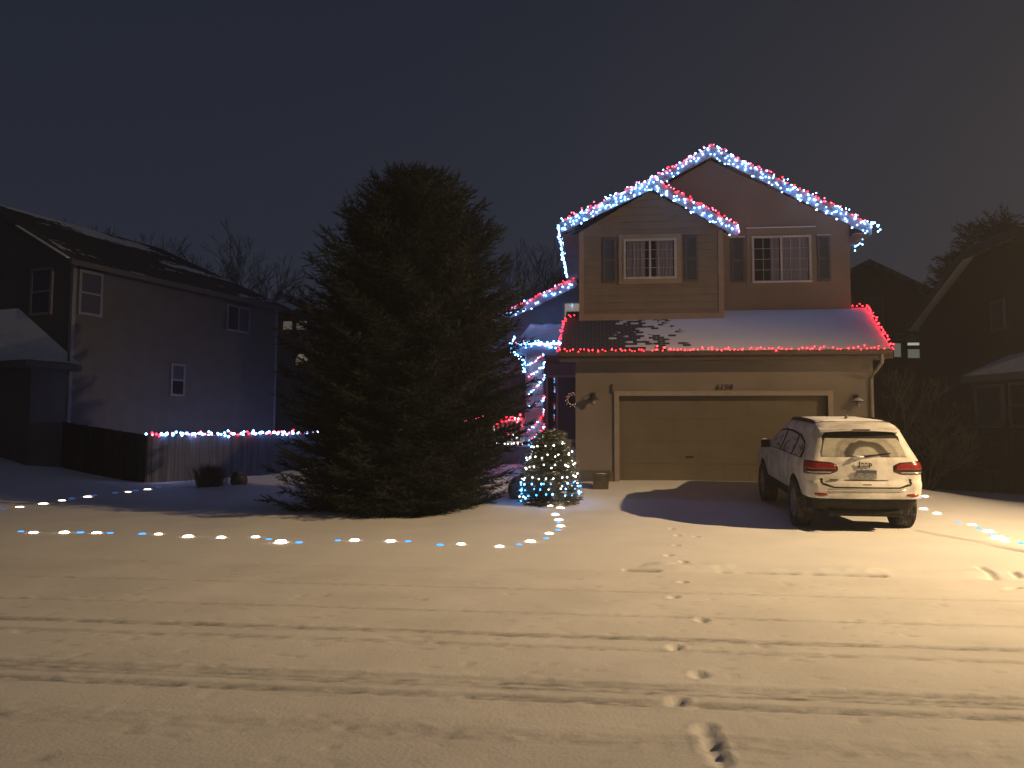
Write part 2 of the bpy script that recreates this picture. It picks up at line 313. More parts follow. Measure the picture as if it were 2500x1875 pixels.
isroad = qy < CURB-.08; isdrive = (~isroad) & (qx > -.55) & (qx < 6.3) & (qy < 18.6); rest = ~(isroad | isdrive)
for name, msk, mt in (('snowy_road', isroad, 'snow_road'), ('driveway', isdrive, 'snow_lawn'), ('snowy_ground', rest, 'snow_lawn')):
    q = Q[msk]; used, inv = np.unique(q.ravel(), return_inverse=True)
    me = fast_mesh(name, V[used], inv.reshape(-1, 4), mt, True)
    a = me.attributes.new('dirt_and_marks', 'FLOAT', 'POINT'); a.data.foreach_set('value', np.clip(dirt_and_marks.ravel()[used], 0, 1).astype(np.float32))
    o = link(name, me); tag(o, kind='structure')
# ---------------------------------------------------------------- windows and such (local: x right, y into wall, z up)
def wmat(loc, rz=0): return Matrix.Translation(Vector(loc)) @ Matrix.Rotation(rz, 4, 'Z')
def window(parent, W_, w_, h_, fr='white', fw=.06, nx_=0, nz_=0, mull=True, curtain=None, pane='pane', casing=0, casing_m='trim', hung=False, proud=.07, back='dark'):
    """W_ = world matrix of the lower left corner, -y faces out"""
    f = MB(); p = proud
    f.box(0, w_, -p, 0, 0, fw).box(0, w_, -p, 0, h_-fw, h_).box(0, fw, -p, 0, fw, h_-fw).box(w_-fw, w_, -p, 0, fw, h_-fw)
    if mull: f.box(w_/2-fw*.45, w_/2+fw*.45, -p+.004, 0, fw, h_-fw)
    if hung: f.box(fw, w_-fw, -p+.004, 0, h_/2-fw*.35, h_/2+fw*.35)
    wo = f.build('window', fr, parent, W_)
    b = MB(); b.box(fw, w_-fw, -.008, -.003, fw, h_-fw); b.build('backing', back, wo, W_)
    if curtain:
        c = MB()
        for (a0, a1, amp) in curtain:
            K = 40; P = [[], []]
            for k in range(K+1):
                x = fw+(w_-2*fw)*(a0+(a1-a0)*k/K); yy = -.028+.012*amp*math.sin(k*1.9+a0*9)+.006*math.sin(k*.7)
                P[0].append((x, yy, fw)); P[1].append((x, yy, h_-fw))
            c.grid(P)
        c.build('curtain', 'curtain', wo, W_, smooth=True, normals=False)
    g = MB(); g.box(fw, w_-fw, -p+.022, -p+.018, fw, h_-fw); g.build('pane', pane, wo, W_)
    if nx_ or nz_:
        g = MB()
        for k in range(1, nx_): x = fw+(w_-2*fw)*k/nx_; g.box(x-.0055, x+.0055, -p+.009, -p+.018, fw, h_-fw)
        for k in range(1, nz_): z = fw+(h_-2*fw)*k/nz_; g.box(fw, w_-fw, -p+.011, -p+.016, z-.0055, z+.0055)
        g.build('grid', fr, wo, W_)
    if casing:
        c = casing; g = MB(); g.box(-c, w_+c, -p*.55, 0, h_, h_+c).box(-c, w_+c, -p*.55, 0, -c, 0).box(-c, 0, -p*.55, 0, 0, h_).box(w_, w_+c, -p*.55, 0, 0, h_); g.build('casing', casing_m, wo, W_)
    return wo
def shutter(parent, W_, w_, h_):
    g = MB(); f = .05; g.box(0, w_, -.035, 0, 0, f).box(0, w_, -.035, 0, h_-f, h_).box(0, f, -.035, 0, f, h_-f).box(w_-f, w_, -.035, 0, f, h_-f).box(f, w_-f, -.035, 0, h_/2-f/2, h_/2+f/2)
    n = 22
    for k in range(n):
        z = f+(h_-2*f)*(k+.5)/n
        if abs(z-h_/2) < f*.8: continue
        g.add([(f, -.026, z-.018), (w_-f, -.026, z-.018), (w_-f, -.006, z+.018), (f, -.006, z+.018)], [(0, 1, 2, 3)])
    g.box(f, w_-f, -.004, 0, f, h_-f)
    return g.build('shutter', 'shutter', parent, W_, normals=False)
# ---------------------------------------------------------------- MAIN HOUSE
GY = 18.5; G0, G1 = -.51, 6.30; BY = 19.85; B0, B1 = -.42, 3.17; UY = 20.35; U1 = 6.44; EY = 18.05; EZ = 3.56; RZ0 = 4.62; RZ1 = 4.85
H = empty('main_house', (2.9, GY, .4), 0, 'two storey tan house with attached double garage, bay gable and snowy garage roof', 'house')
# garage walls around the door opening
DX0, DX1, DZ = .52, 5.28, 2.56
g = MB(); g.box(G0, DX0, GY, GY+.2, .2, 3.52).box(DX1, G1, GY, GY+.2, .2, 3.52).box(DX0, DX1, GY, GY+.2, DZ, 3.52)
g.box(G0, G0+.2, GY+.2, 26, .2, 3.5).box(G1-.2, G1, GY+.2, 26, .2, 3.5); g.build('garage_wall', 'stucco', H)
for a_, b_ in ((G0-.03, DX0-.14), (DX1+.14, G1+.03)): g = MB(); g.box(a_, b_, GY-.035, GY-.002, .2, .80); g.build('foundation', 'foundation', H)
g = MB(); fx = .115
g.box(DX0-fx, DX0, GY-.04, GY+.10, .3, DZ+fx).box(DX1, DX1+fx, GY-.04, GY+.10, .3, DZ+fx).box(DX0, DX1, GY-.04, GY+.10, DZ, DZ+fx)
g.build('door_frame', 'trim', H)
gd = MB(); ph = (DZ-.45)/4
gd.box(DX0, DX1, GY+.16, GY+.2, .42, DZ)
for r_ in range(4):
    for c in range(8):
        x0 = DX0+.10+c*(DX1-DX0-.1)/8; x1 = x0+(DX1-DX0-.1)/8-.12; z0 = .45+r_*ph+.10; z1 = .45+(r_+1)*ph-.10
        gd.prism([(x0, GY+.159, z0), (x1, GY+.159, z0), (x1, GY+.159, z1), (x0, GY+.159, z1)], (0, -.003, 0))
    gd.box(DX0, DX1, GY+.152, GY+.16, .45+(r_+1)*ph-.012, .45+(r_+1)*ph-.004)
gdo = gd.build('garage_door', 'gdoor', H)
g = MB(); g.box(2.1, 2.26, GY+.13, GY+.15, 1.12, 1.15).box(2.11, 2.13, GY+.15, GY+.16, 1.12, 1.15).box(2.23, 2.25, GY+.15, GY+.16, 1.12, 1.15); g.build('handle', 'metal_dark', gdo)
g = MB(); g.box(.33, .37, GY-.03, GY-.002, 2.62, 2.84); g.build('keypad', 'metal_dark', H)
# garage roof: front slope with hip-like rakes
ES = (RZ1-EZ)/(UY-EY)
RL = [(-.86, EY, EZ), (6.55, EY, EZ), (6.84, UY+.1, RZ1+.05), (-.80, UY+.1, RZ1+.05)]
def roofmat(name, axis_x0, axis_x1, base=(.030, .030, .034), bias=0.0, patchy=.0, st=(.7, 1.6, 1), bw=1.3, nm=.8):
    """shingle courses with snow lying on them, thinner towards one end; each shingle keeps or loses its snow"""
    m = mat(name, (.8, .82, .86), .8, spec=.25); b = m.node_tree.nodes['Principled BSDF']
    tcn = N(m, 'ShaderNodeTexCoord'); sp = N(m, 'ShaderNodeSeparateXYZ'); L(m, tcn.outputs['Object'], sp.inputs[0])
    cb = N(m, 'ShaderNodeCombineXYZ'); mu = N(m, 'ShaderNodeMath', operation='MULTIPLY'); mu.inputs[1].default_value = 1.15
    L(m, sp.outputs['Y'], mu.inputs[0]); L(m, sp.outputs['X'], cb.inputs[0]); L(m, mu.outputs[0], cb.inputs[1])
    br = N(m, 'ShaderNodeTexBrick'); br.inputs['Color1'].default_value = (0, 0, 0, 1); br.inputs['Color2'].default_value = (1, 1, 1, 1); br.inputs['Mortar'].default_value = (.5, .5, .5, 1)
    br.inputs['Scale'].default_value = 1; br.inputs['Mortar Size'].default_value = .004; br.inputs['Brick Width'].default_value = .19; br.inputs['Row Height'].default_value = .125
    L(m, cb.outputs[0], br.inputs['Vector'])
    ns = N(m, 'ShaderNodeTexNoise', Scale=1.0, Detail=6.0, Roughness=.6); mp = N(m, 'ShaderNodeMapping'); mp.inputs['Scale'].default_value = st; L(m, tcn.outputs['Object'], mp.inputs[0]); L(m, mp.outputs[0], ns.inputs['Vector'])
    mrg = N(m, 'ShaderNodeMapRange'); mrg.clamp = False; mrg.inputs[1].default_value = axis_x0; mrg.inputs[2].default_value = axis_x1; L(m, sp.outputs['X'], mrg.inputs[0])
    a1 = N(m, 'ShaderNodeMath', operation='MULTIPLY_ADD'); a1.inputs[1].default_value = nm; L(m, ns.outputs[0], a1.inputs[0]); L(m, mrg.outputs[0], a1.inputs[2])
    a2 = N(m, 'ShaderNodeMath', operation='MULTIPLY_ADD'); a2.inputs[1].default_value = bw; L(m, br.outputs[0], a2.inputs[0]); L(m, a1.outputs[0], a2.inputs[2])
    r2 = N(m, 'ShaderNodeMapRange'); r2.inputs[1].default_value = 1.0-bias; r2.inputs[2].default_value = 1.06-bias; L(m, a2.outputs[0], r2.inputs[0])
    n4 = N(m, 'ShaderNodeTexNoise', Scale=30.0); L(m, tcn.outputs['Object'], n4.inputs['Vector'])
    sh = N(m, 'ShaderNodeMix', data_type='RGBA'); sh.inputs['A'].default_value = (*base, 1); sh.inputs['B'].default_value = (*[c*3 for c in base], 1); L(m, n4.outputs[0], sh.inputs['Factor'])
    mo = N(m, 'ShaderNodeMix', data_type='RGBA'); mo.inputs['B'].default_value = (.35, .36, .40, 1); L(m, sh.outputs['Result'], mo.inputs['A'])
    mf = N(m, 'ShaderNodeMath', operation='MULTIPLY'); mf.inputs[1].default_value = .6; L(m, br.outputs['Fac'], mf.inputs[0]); L(m, mf.outputs[0], mo.inputs['Factor'])
    fx_ = N(m, 'ShaderNodeMix', data_type='RGBA'); fx_.inputs['B'].default_value = (.78, .80, .85, 1); L(m, r2.outputs[0], fx_.inputs['Factor']); L(m, mo.outputs['Result'], fx_.inputs['A'])
    L(m, fx_.outputs['Result'], b.inputs['Base Color'])
    bp = N(m, 'ShaderNodeBump', Strength=.7, Distance=.025); L(m, r2.outputs[0], bp.inputs['Height']); L(m, bp.outputs[0], b.inputs['Normal'])
    return m
M['groof'] = roofmat('garage_roof_snow', 1.25, 2.75, base=(.022, .022, .026))
g = MB(); K = 60; J = 16
P = [[(RL[0][0]+(RL[3][0]-RL[0][0])*j/J+(RL[1][0]+(RL[2][0]-RL[1][0])*j/J-RL[0][0]-(RL[3][0]-RL[0][0])*j/J)*k/K, EY+(UY+.1-EY)*j/J,
       EZ+.02+(RZ1+.05-EZ)*j/J+.03*min(1, max(0, (k/K-.25)*3))*(1-abs(2*j/J-1)**6)) for k in range(K+1)] for j in range(J+1)]
g.grid(P); g.build('garage_roof', 'groof', H, smooth=True, normals=False)
g = MB(); g.prism([(-.86, EY, EZ+.005), (6.55, EY, EZ+.005), (6.84, UY+.1, RZ1+.03), (-.80, UY+.1, RZ1+.03)], (0, 0, -.13)); g.build('roof_deck', 'metal_dark', H)
g = MB(); g.box(-.88, 6.57, EY-.04, EY-.012, EZ-.20, EZ+.012); g.build('fascia', 'gutter', H)
g = MB(); g.box(-.84, 6.50, EY-.008, GY-.002, EZ-.19, EZ-.165); g.build('soffit', 'stucco', H)
# gutter over the fascia and the downspout elbow at the right corner
g = MB(); prof = [(-.155, .0), (-.155, -.02), (-.14, -.10), (-.06, -.115), (-.044, -.115), (-.044, 0), (-.056, 0), (-.056, -.10), (-.128, -.088), (-.14, 0)]
g.prism([(-.86, EY+a, EZ+b) for a, b in prof], (7.38, 0, 0)); g.build('gutter', 'gutter', H)
g = MB(); g.tube([(6.32, EY-.08, EZ-.10), (6.33, EY-.05, EZ-.28), (6.26, EY+.22, EZ-.48), (6.24, GY-.05, EZ-.62), (6.24, GY-.05, .62)], .04, 8); g.build('downspout', 'trim', H)
# upper storey
MPK = (2.98, 9.02); MEL = (-.91, 6.98); MER = (6.84, 6.86)
g = MB(); wallz = 6.93
g.prism([(B0, UY, 4.3), (U1, UY, 4.3), (U1, UY, wallz+.12), (2.98, UY, 8.86), (-.42, UY, wallz+.12)], (0, 6.6, 0)); g.build('upper_wall', 'stucco', H)
# bay with lapped boards
g = MB(); g.prism([(B0+.02, BY+.03, 4.4), (B1-.02, BY+.03, 4.4), (B1-.02, BY+.03, 6.93), (1.38, BY+.03, 7.93), (B0+.02, BY+.03, 6.93)], (0, .6, 0)); g.build('bay_wall', 'siding', H)
g = MB(); z = 4.66
while z < 7.9:
    zt = min(z+.19, 7.93)
    def half(zz): return (1.0 if zz < 6.93 else max(0, (7.93-zz)/1.0))*1.76
    h0, h1 = half(z), half(zt)
    g.add([(1.375-h0, BY, z), (1.375+h0, BY, z), (1.375+h1, BY+.022, zt), (1.375-h1, BY+.022, zt), (1.375-h0, BY+.03, z), (1.375+h0, BY+.03, z)], [(0, 1, 2, 3), (4, 5, 1, 0)])
    z += .19
g.build('siding_boards', 'siding', H, normals=False)
g = MB(); g.box(B0-.03, B0+.09, BY-.02, BY+.6, 4.5, 6.9); g.build('corner_board', 'trim', H); g = MB(); g.box(B1-.10, B1+.03, BY-.02, BY+.52, 4.5, 6.85); g.build('corner_board', 'trim', H)
g = MB(); g.box(B0+.09, B1-.10, BY-.018, BY+.02, 4.52, 4.74); g.build('skirt_board', 'trim', H)
# roofs: sloping slabs; left slope shared
def slab(name, a, b, y0, y1, th, mt, parent, proud=0):
    g = MB(); g.prism([(a[0], y0, a[1]), (b[0], y0, b[1]), (b[0], y0, b[1]+th), (a[0], y0, a[1]+th)], (0, y1-y0, 0)); return g.build(name, mt, parent)
M['uroof'] = roofmat('upper_roof_snow', -9, 9, bias=-.3)
RY0, RY1 = 19.95, 27.0; BRY = 19.45; BPK = (1.41, 8.05); BER = (3.50, 6.76)
slab('roof_slope', MEL, MPK, RY0+.03, RY1, .10, 'uroof', H); slab('roof_slope', MPK, MER, RY0+.03, RY1, .10, 'uroof', H)
slab('roof_slope', (MEL[0]+.02, MEL[1]-.02), (BPK[0], BPK[1]-.02), BRY+.03, RY0+.028, .10, 'uroof', H); slab('roof_slope', (BPK[0], BPK[1]-.02), BER, BRY+.03, UY-.002, .10, 'uroof', H)
def rake(a, b, y, h_, name='rake_board'):
    g = MB(); g.prism([(a[0], y, a[1]-h_+.06), (b[0], y, b[1]-h_+.06), (b[0], y, b[1]+.09), (a[0], y, a[1]+.09)], (0, .028, 0)); g.build(name, 'fascia', H)
rake(MPK, MER, RY0, .26); rake((1.2, 8.10), (MPK[0]-.002, MPK[1]), RY0, .26); rake(MEL, (BPK[0], BPK[1]), BRY, .26); rake((BPK[0]+.002, BPK[1]), BER, BRY, .26)
g = MB(); g.box(MEL[0]-.03, MEL[0]+.0, BRY+.03, 26.9, MEL[1]-.16, MEL[1]+.09); g.build('eave_board', 'fascia', H); g = MB(); g.box(MER[0], MER[0]+.03, RY0+.03, 26.9, MER[1]-.16, MER[1]+.09); g.build('eave_board', 'fascia', H)
g = MB(); g.prism([(-.41, RY0+.05, 6.86), (MEL[0]+.01, RY0+.05, 6.86), (MEL[0]+.01, 26.8, 6.86), (-.41, 26.8, 6.86)], (0, 0, .02)); g.build('soffit', 'stucco', H); g = MB(); g.prism([(U1+.002, RY0+.05, 6.72), (MER[0]-.01, RY0+.05, 6.72), (MER[0]-.01, 26.8, 6.72), (U1+.002, 26.8, 6.72)], (0, 0, .02)); g.build('soffit', 'stucco', H)
# upper windows and shutters
window(H, wmat((.69, BY-.0, 5.62)), 1.34, 1.05, nx_=6, nz_=4, curtain=[(.02, .40, 1), (.62, .98, 1)], casing=.12, casing_m='trim')
window(H, wmat((3.99, UY, 5.57)), 1.49, 1.23, nx_=6, nz_=4, curtain=[(.52, .98, 1.4), (.30, .46, .6)])
for x0, x1, yy, z0, z1 in [(.17, .50, BY-.0, 5.55, 6.72), (2.24, 2.56, BY-.0, 5.55, 6.72), (3.48, 3.82, UY, 5.60, 6.78), (5.64, 5.96, UY, 5.60, 6.78)]: shutter(H, wmat((x0, yy, z0)), x1-x0, z1-z0)
g = MB(); g.box(3.86, 5.60, UY-.06, UY, 6.82, 7.00).box(3.87, 3.985, UY-.03, UY, 5.42, 6.82).box(5.485, 5.60, UY-.03, UY, 5.42, 6.82).box(3.985, 5.485, UY-.03, UY, 5.42, 5.565); g.build('casing', 'stucco', H)
for q in ((3.86, 5.60, UY-.075, UY-.003, 7.001, 7.025), (3.47, 3.83, UY-.05, UY, 6.782, 6.80), (5.63, 5.97, UY-.05, UY, 6.782, 6.80), (3.99, 5.48, UY-.13, UY-.075, 5.568, 5.60)):
    g = MB(); g.box(*q); g.build('ledge_snow', 'snow_cap', H, bevel=.006)
# house number
def text3d(s, size, depth, mt, name, parent, W_, shear=0, bold=0):
    c = bpy.data.curves.new(name, 'FONT'); c.body = s; c.size = size; c.extrude = depth; c.shear = shear; c.offset = bold; c.space_character = 1.15
    o = bpy.data.objects.new(name+'_src', c); COL.objects.link(o); dg = bpy.context.evaluated_depsgraph_get(); me = bpy.data.meshes.new_from_object(o.evaluated_get(dg))
    bpy.data.objects.remove(o); me.name = name; me.materials.clear(); me.materials.append(M[mt]); return link(name, me, parent, W_)
WX = Matrix.Rotation(R(90), 4, 'X')
text3d('6150', .175, .006, 'metal_dark', 'house_number', H, Matrix.Translation((2.76, GY-.014, 2.705)) @ WX, shear=.15, bold=.003)
# wall lanterns
def lantern(x, z):
    y = GY; g = MB(); g.box(x-.05, x+.05, y-.02, y-.001, z-.02, z+.14); g.tube([(x, y-.02, z+.08), (x, y-.10, z+.13), (x, y-.16, z+.10), (x, y-.16, z+.04)], .012, 6)
    la = g.build('wall_lantern', 'metal_dark', H)
    g = MB(); g.lathe([(.02, .045), (.045, .04), (.135, -.015), (.14, -.03), (.05, -.025)], (x, y-.16, z), 20); g.build('shade', 'metal_dark', la, smooth=False)
    g = MB(); g.lathe([(.045, -.03), (.05, -.09), (.038, -.15), (.01, -.165)], (x, y-.16, z), 12); g.build('glass', 'deck', la, smooth=True)
    return la
lantern(-.09, 2.50); lantern(5.90, 2.44)
g = MB(); g.lathe([(.005, .062), (.05, .055), (.125, .0), (.138, -.012)], (5.90, GY-.16, 2.44), 20); g.build('lantern_snow', 'snow_cap', H, smooth=True)
# left wing with porch
WY = 26.0
g = MB(); g.prism([(-7.5, WY, .5), (-.43, WY, .5), (-.43, WY, 6.9), (-4.2, WY, 5.05), (-7.5, WY, 3.7)], (0, 6, 0)); g.build('wing_wall', 'wing', H)
wra = (-7.9, 3.45); wrb = (-.66, 6.85)
g = MB(); g.prism([(wra[0], 25.58, wra[1]), (wrb[0], 25.58, wrb[1]), (wrb[0], 25.58, wrb[1]+.10), (wra[0], 25.58, wra[1]+.10)], (0, 7, 0)); g.build('wing_roof', 'uroof', H)
g = MB(); g.prism([(wra[0], 25.55, wra[1]-.26), (wrb[0], 25.55, wrb[1]-.26), (wrb[0], 25.55, wrb[1]+.09), (wra[0], 25.55, wra[1]+.09)], (0, .028, 0)); g.build('rake_board', 'fascia', H)
window(H, wmat((-1.12, WY, 5.30)), .95, .85, nx_=3, nz_=3, mull=False, back='win_cream', fw=.05)
PX0, PX1, PYF = -2.42, -.62, 22.95; PEZ = 4.34
g = MB(); g.prism([(PX0, PYF, PEZ), (PX1, PYF, PEZ), (PX1, 25.995, PEZ+1.02), (-2.25, 25.995, PEZ+1.02)], (0, 0, -.10)); g.build('porch_roof', 'metal_dark', H)
g = MB(); K = 20
g.grid([[(PX0+.17*j/8+(PX1-PX0-.17*j/8)*k/K, PYF+3.03*j/8, PEZ+.06+1.02*j/8+.02*math.sin(k)*math.sin(j)) for k in range(K+1)] for j in range(9)])
g.box(PX0, PX1, PYF-.0, PYF+.02, PEZ+.002, PEZ+.06); g.build('porch_roof_snow', 'snow_cap', H, smooth=True, normals=False)
g = MB(); g.box(PX0-.02, PX1, PYF-.03, PYF-.002, PEZ-.30, PEZ+.0).box(PX0-.02, PX0+.008, PYF, 25.9, PEZ-.30, PEZ-.0); g.build('porch_fascia', 'fascia', H)
g = MB(); g.box(PX0+.03, PX1, PYF+.02, 25.98, PEZ-.28, PEZ-.25); g.build('porch_ceiling', 'stucco', H)
g = MB(); g.box(-2.06, -1.60, 23.0, 23.42, 1.32, PEZ-.285); g.box(-2.10, -1.56, 22.96, 23.46, 1.32, 1.50); g.box(-2.10, -1.56, 22.96, 23.46, PEZ-.42, PEZ-.287); g.build('porch_column', 'trim', H)
g = MB(); g.box(-4.6, -.52, 22.7, 25.99, .3, 1.30); g.build('porch_deck', 'deck', H)
g = MB(); g.box(-4.62, -1.5, 22.62, 22.75, 1.302, 1.36); g.build('deck_snow', 'snow_cap', H, bevel=.01)
for k in range(4):
    g = MB(); g.box(-1.50, -.52, 22.69-.30*(k+1), 22.69-.30*k-.002, .25, 1.30-.20*(k+.6)); g.build('porch_step', 'deck', H)
    g = MB(); g.box(-1.48, -.53, 22.69-.30*(k+1)+.02, 22.69-.30*k-.05, 1.302-.20*(k+.6), 1.335-.20*(k+.6)); g.build('step_snow', 'snow_cap', H, bevel=.008)
# entry door, sidelight, living room window on the wing
g = MB(); g.box(-1.70, -1.64, WY-.06, WY, 1.52, 3.67).box(-1.36, -1.30, WY-.06, WY, 1.52, 3.60).box(-1.64, -.44, WY-.06, WY, 3.60, 3.67).box(-1.70, -.44, WY-.08, WY, 1.42, 1.52); g.build('entry_frame', 'white', H)
d = MB(); d.box(-1.30, -.44, WY-.045, WY, 1.52, 3.60)
for zz in (1.65, 2.55):
    for xx in (-1.20, -.85): d.box(xx, xx+.28, WY-.055, WY-.045, zz, zz+.72)
do = d.build('entry_door', 'doorblue', H); g = MB(); g.tube([(-1.22, WY-.06, 2.50), (-1.22, WY-.10, 2.50)], .03, 8); g.build('handle', 'metal_dark', do)
M['mirror_dark'] = mat('sidelight_glass', (.02, .022, .03), .04, spec=1.0)
g = MB(); g.box(-1.64, -1.36, WY-.03, WY, 1.52, 3.60); g.build('sidelight', 'mirror_dark', H)
window(H, wmat((-4.1, WY, 2.2)), 1.75, 1.55, nx_=0, nz_=0, mull=True, curtain=[(.02, .98, 1)], fw=.06, casing=.08, casing_m='white')
# railing
g = MB(); g.box(-4.55, -2.12, 22.80, 22.86, 2.02, 2.08).box(-4.55, -2.12, 22.80, 22.86, 1.42, 1.46)
g.box(-2.20, -2.12, 22.79, 22.87, 1.31, 2.12); g.box(-4.6, -4.52, 22.79, 22.87, 1.31, 2.12)
rl = g.build('porch_railing', 'white', H)
for k in range(17):
    x = -4.42+k*.135; g = MB(); g.box(x, x+.045, 22.81, 22.85, 1.46, 2.02); g.build('baluster', 'white', rl)
# leaning downspout at the porch corner
g = MB(); g.tube([(-2.10, 22.93, PEZ-.30), (-2.10, 22.90, 1.35), (-2.12, 22.75, 1.22), (-2.34, 22.45, .72)], .035, 8); g.build('porch_downspout', 'fascia', H)
# ---------------------------------------------------------------- street lamp (stands outside the frame on the right) and its light
LP = Vector((15.2, 8.8, 8.1))
sl = empty('street_lamp', (17.5, 9.9, 0), 0, 'tall grey street lamp lighting the snowy street in warm yellow', 'street lamp')
g = MB(); g.tube([(17.5, 9.9, -.1), (17.5, 9.9, 7.7)], [.10, .06], 10); g.build('pole', 'metal_dark', sl)
g = MB(); g.tube([(17.5, 9.9, 7.7), (17.2, 9.85, 8.3), (16.2, 9.4, 8.50), (15.3, 8.9, 8.45)], [.05, .045, .04, .04], 8); g.build('arm', 'metal_dark', sl)
g = MB(); g.lathe([(.05, .34), (.22, .26), (.26, .14), (.24, .12)], tuple(LP), 16); g.build('lamp_head', 'metal_dark', sl)
g = MB(); g.lathe([(.20, .115), (.15, .03), (.05, 0)], (LP.x, LP.y, LP.z), 16); ln = g.build('lens', emis('street_lamp_lens', (1, .72, .38), 40), sl); ln.visible_shadow = True
ld = bpy.data.lights.new('street_lamp_light', 'SPOT'); ld.energy = 20500; ld.color = (1, .67, .325); ld.shadow_soft_size = .10; ld.spot_size = R(122); ld.spot_blend = 1
lo = bpy.data.objects.new('street_lamp_light', ld); COL.objects.link(lo); lo.location = LP+Vector((0, 0, -.05)); # a street optic: long throw along the road, narrow across it
_A = Vector((-.766, .10, -.643)).normalized(); _X = _A.cross(Vector((0, 0, 1))).normalized(); _Y = (-_A).cross(_X)
lo.matrix_world = Matrix.Translation(LP+Vector((0, 0, -.05))) @ Matrix((_X, _Y, -_A)).transposed().to_4x4() @ Matrix.Diagonal((.545, 1, 1, 1))
# ---------------------------------------------------------------- conifers
def shoot_template(L_, nn, nl, nw, seed):
    """one needle-covered shoot along +x; returns verts, tris"""
    r_ = np.random.default_rng(seed); vs = []; fs = []
    vs += [(0, 0, -.003), (L_, 0, 0), (0, .006, .004), (0, -.006, .004)]; fs += [(0, 1, 2), (0, 2, 3), (0, 3, 1)]
    for k in range(nn):
        t = (k+r_.random())/nn; a = r_.uniform(0, 2*math.pi); fl = nl*(1-.35*t)*r_.uniform(.7, 1.2)
        d = np.array([.62, .78*math.cos(a), .78*math.sin(a)*.8+.12]); d /= np.linalg.norm(d); p = np.array([t*L_, 0, 0])
        sd = np.cross(d, [r_.normal(), r_.normal(), r_.normal()]); sd /= np.linalg.norm(sd)
        b = len(vs); vs += [tuple(p-sd*nw*.5), tuple(p+sd*nw*.5), tuple(p+d*fl)]; fs.append((b, b+1, b+2))
    return np.array(vs), np.array(fs)
def conifer(name, root, base, top, rad, nb, mt, shoot_len=.24, spacing=.085, needles_n=26, nl=.055, nw=.008, droop=.25, seed=1, upturn=.12, lean=None, trunk_r=.14, snow=0, minr=.05):
    """branches leave the stem all the way up; rad(h, az) = reach. crown is one mesh, trunk another, optional snow pads on branches"""
    r_ = np.random.default_rng(seed); T = [shoot_template(shoot_len, needles_n, nl, nw, s) for s in range(6)]
    H_ = top-base[2]; Os = []; Ds = []; Us = []; Sc = []; bars = MB(); pads = MB()
    for i in range(nb):
        t = (i+r_.random())/nb; h = t**.92
        az = i*2.39996+r_.uniform(-.3, .3); Rr = rad(h, az)*r_.uniform(.74, 1.08)
        if r_.random() < .12: Rr *= 1.07
        if r_.random() < .20: Rr *= .72
        Rr = max(Rr, minr); z0 = base[2]+H_*h*.985; up = (h-.35)*.9 if h > .35 else (h-.35)*.25
        n = max(3, int(Rr/spacing)); P = []
        for k in range(n+1):
            q = k/n; x = Rr*q; zz = z0+x*up*.8-droop*Rr*q*(1-q*.55)+upturn*Rr*q*q
            P.append(np.array([base[0]+math.cos(az)*x, base[1]+math.sin(az)*x, max(zz, base[2]+.04)]))
        if Rr > .5: bars.tube([P[0], P[n//2], P[-1]], [.012+.01*Rr*.5, .008, .003], 4, False)
        q0 = .25 if Rr > 1 else .05
        for k in range(n+1):
            q = k/n
            if q < q0: continue
            p = P[k]; d = P[min(k+1, n)]-P[max(k-1, 0)]; d /= np.linalg.norm(d)+1e-9; side = np.cross(d, [0, 0, 1]); side /= np.linalg.norm(side)+1e-9
            env = math.sin(min(1, (1-q)*1.25+.12)*math.pi/2)*min(.5*Rr, .62)
            for sg in (-1, 1):
                m_ = max(1, int(env/(shoot_len*.62))); cur = p.copy(); dd = d*.62+side*sg*.78+np.array([0, 0, r_.uniform(-.22, .12)]); dd /= np.linalg.norm(dd)
                for j in range(m_):
                    d2 = dd+r_.normal(0, .16, 3); d2 /= np.linalg.norm(d2); Os.append(cur+r_.normal(0, .012, 3)); Ds.append(d2); Us.append(r_.uniform(0, 6.28)); Sc.append(r_.uniform(.75, 1.15)); cur = cur+dd*shoot_len*.6
            if r_.random() < .5: d2 = d+np.array([0, 0, .35])+r_.normal(0, .2, 3); d2 /= np.linalg.norm(d2); Os.append(p); Ds.append(d2); Us.append(0); Sc.append(r_.uniform(.6, 1))
            if snow and r_.random() < snow and q > .5:
                c = p+np.array([0, 0, .02]); a = r_.uniform(.018, .045); pads.lathe([(.004, -.006), (a*.9, 0), (a*.7, .012), (.004, .018)], tuple(c), 6)
        for k in range(2): Os.append(P[-1]); d2 = d+r_.normal(0, .25, 3); d2 /= np.linalg.norm(d2); Ds.append(d2); Us.append(0); Sc.append(r_.uniform(.8, 1.2))
    Os = np.array(Os); Ds = np.array(Ds); Sc = np.array(Sc); n = len(Os); ref = np.where(np.abs(Ds[:, 2:3]) < .95, np.array([[0, 0, 1.]]), np.array([[1., 0, 0]]))
    A = np.cross(ref, Ds); A /= np.linalg.norm(A, axis=1, keepdims=True); B = np.cross(Ds, A); allv = []; allf = []; off = 0; pick = r_.integers(0, 6, n)
    for s in range(6):
        idx = np.where(pick == s)[0]; tv, tf = T[s]; k = len(idx)
        vv = (Os[idx][:, None]+Sc[idx][:, None, None]*(tv[None, :, 0:1]*Ds[idx][:, None]+tv[None, :, 1:2]*A[idx][:, None]+tv[None, :, 2:3]*B[idx][:, None])).reshape(-1, 3)
        ff = (tf[None]+(np.arange(k)*len(tv))[:, None, None]).reshape(-1, 3)+off; off += len(vv); allv.append(vv); allf.append(ff)
    me = fast_mesh('crown', np.vstack(allv), np.vstack(allf), mt); link('crown', me, root)
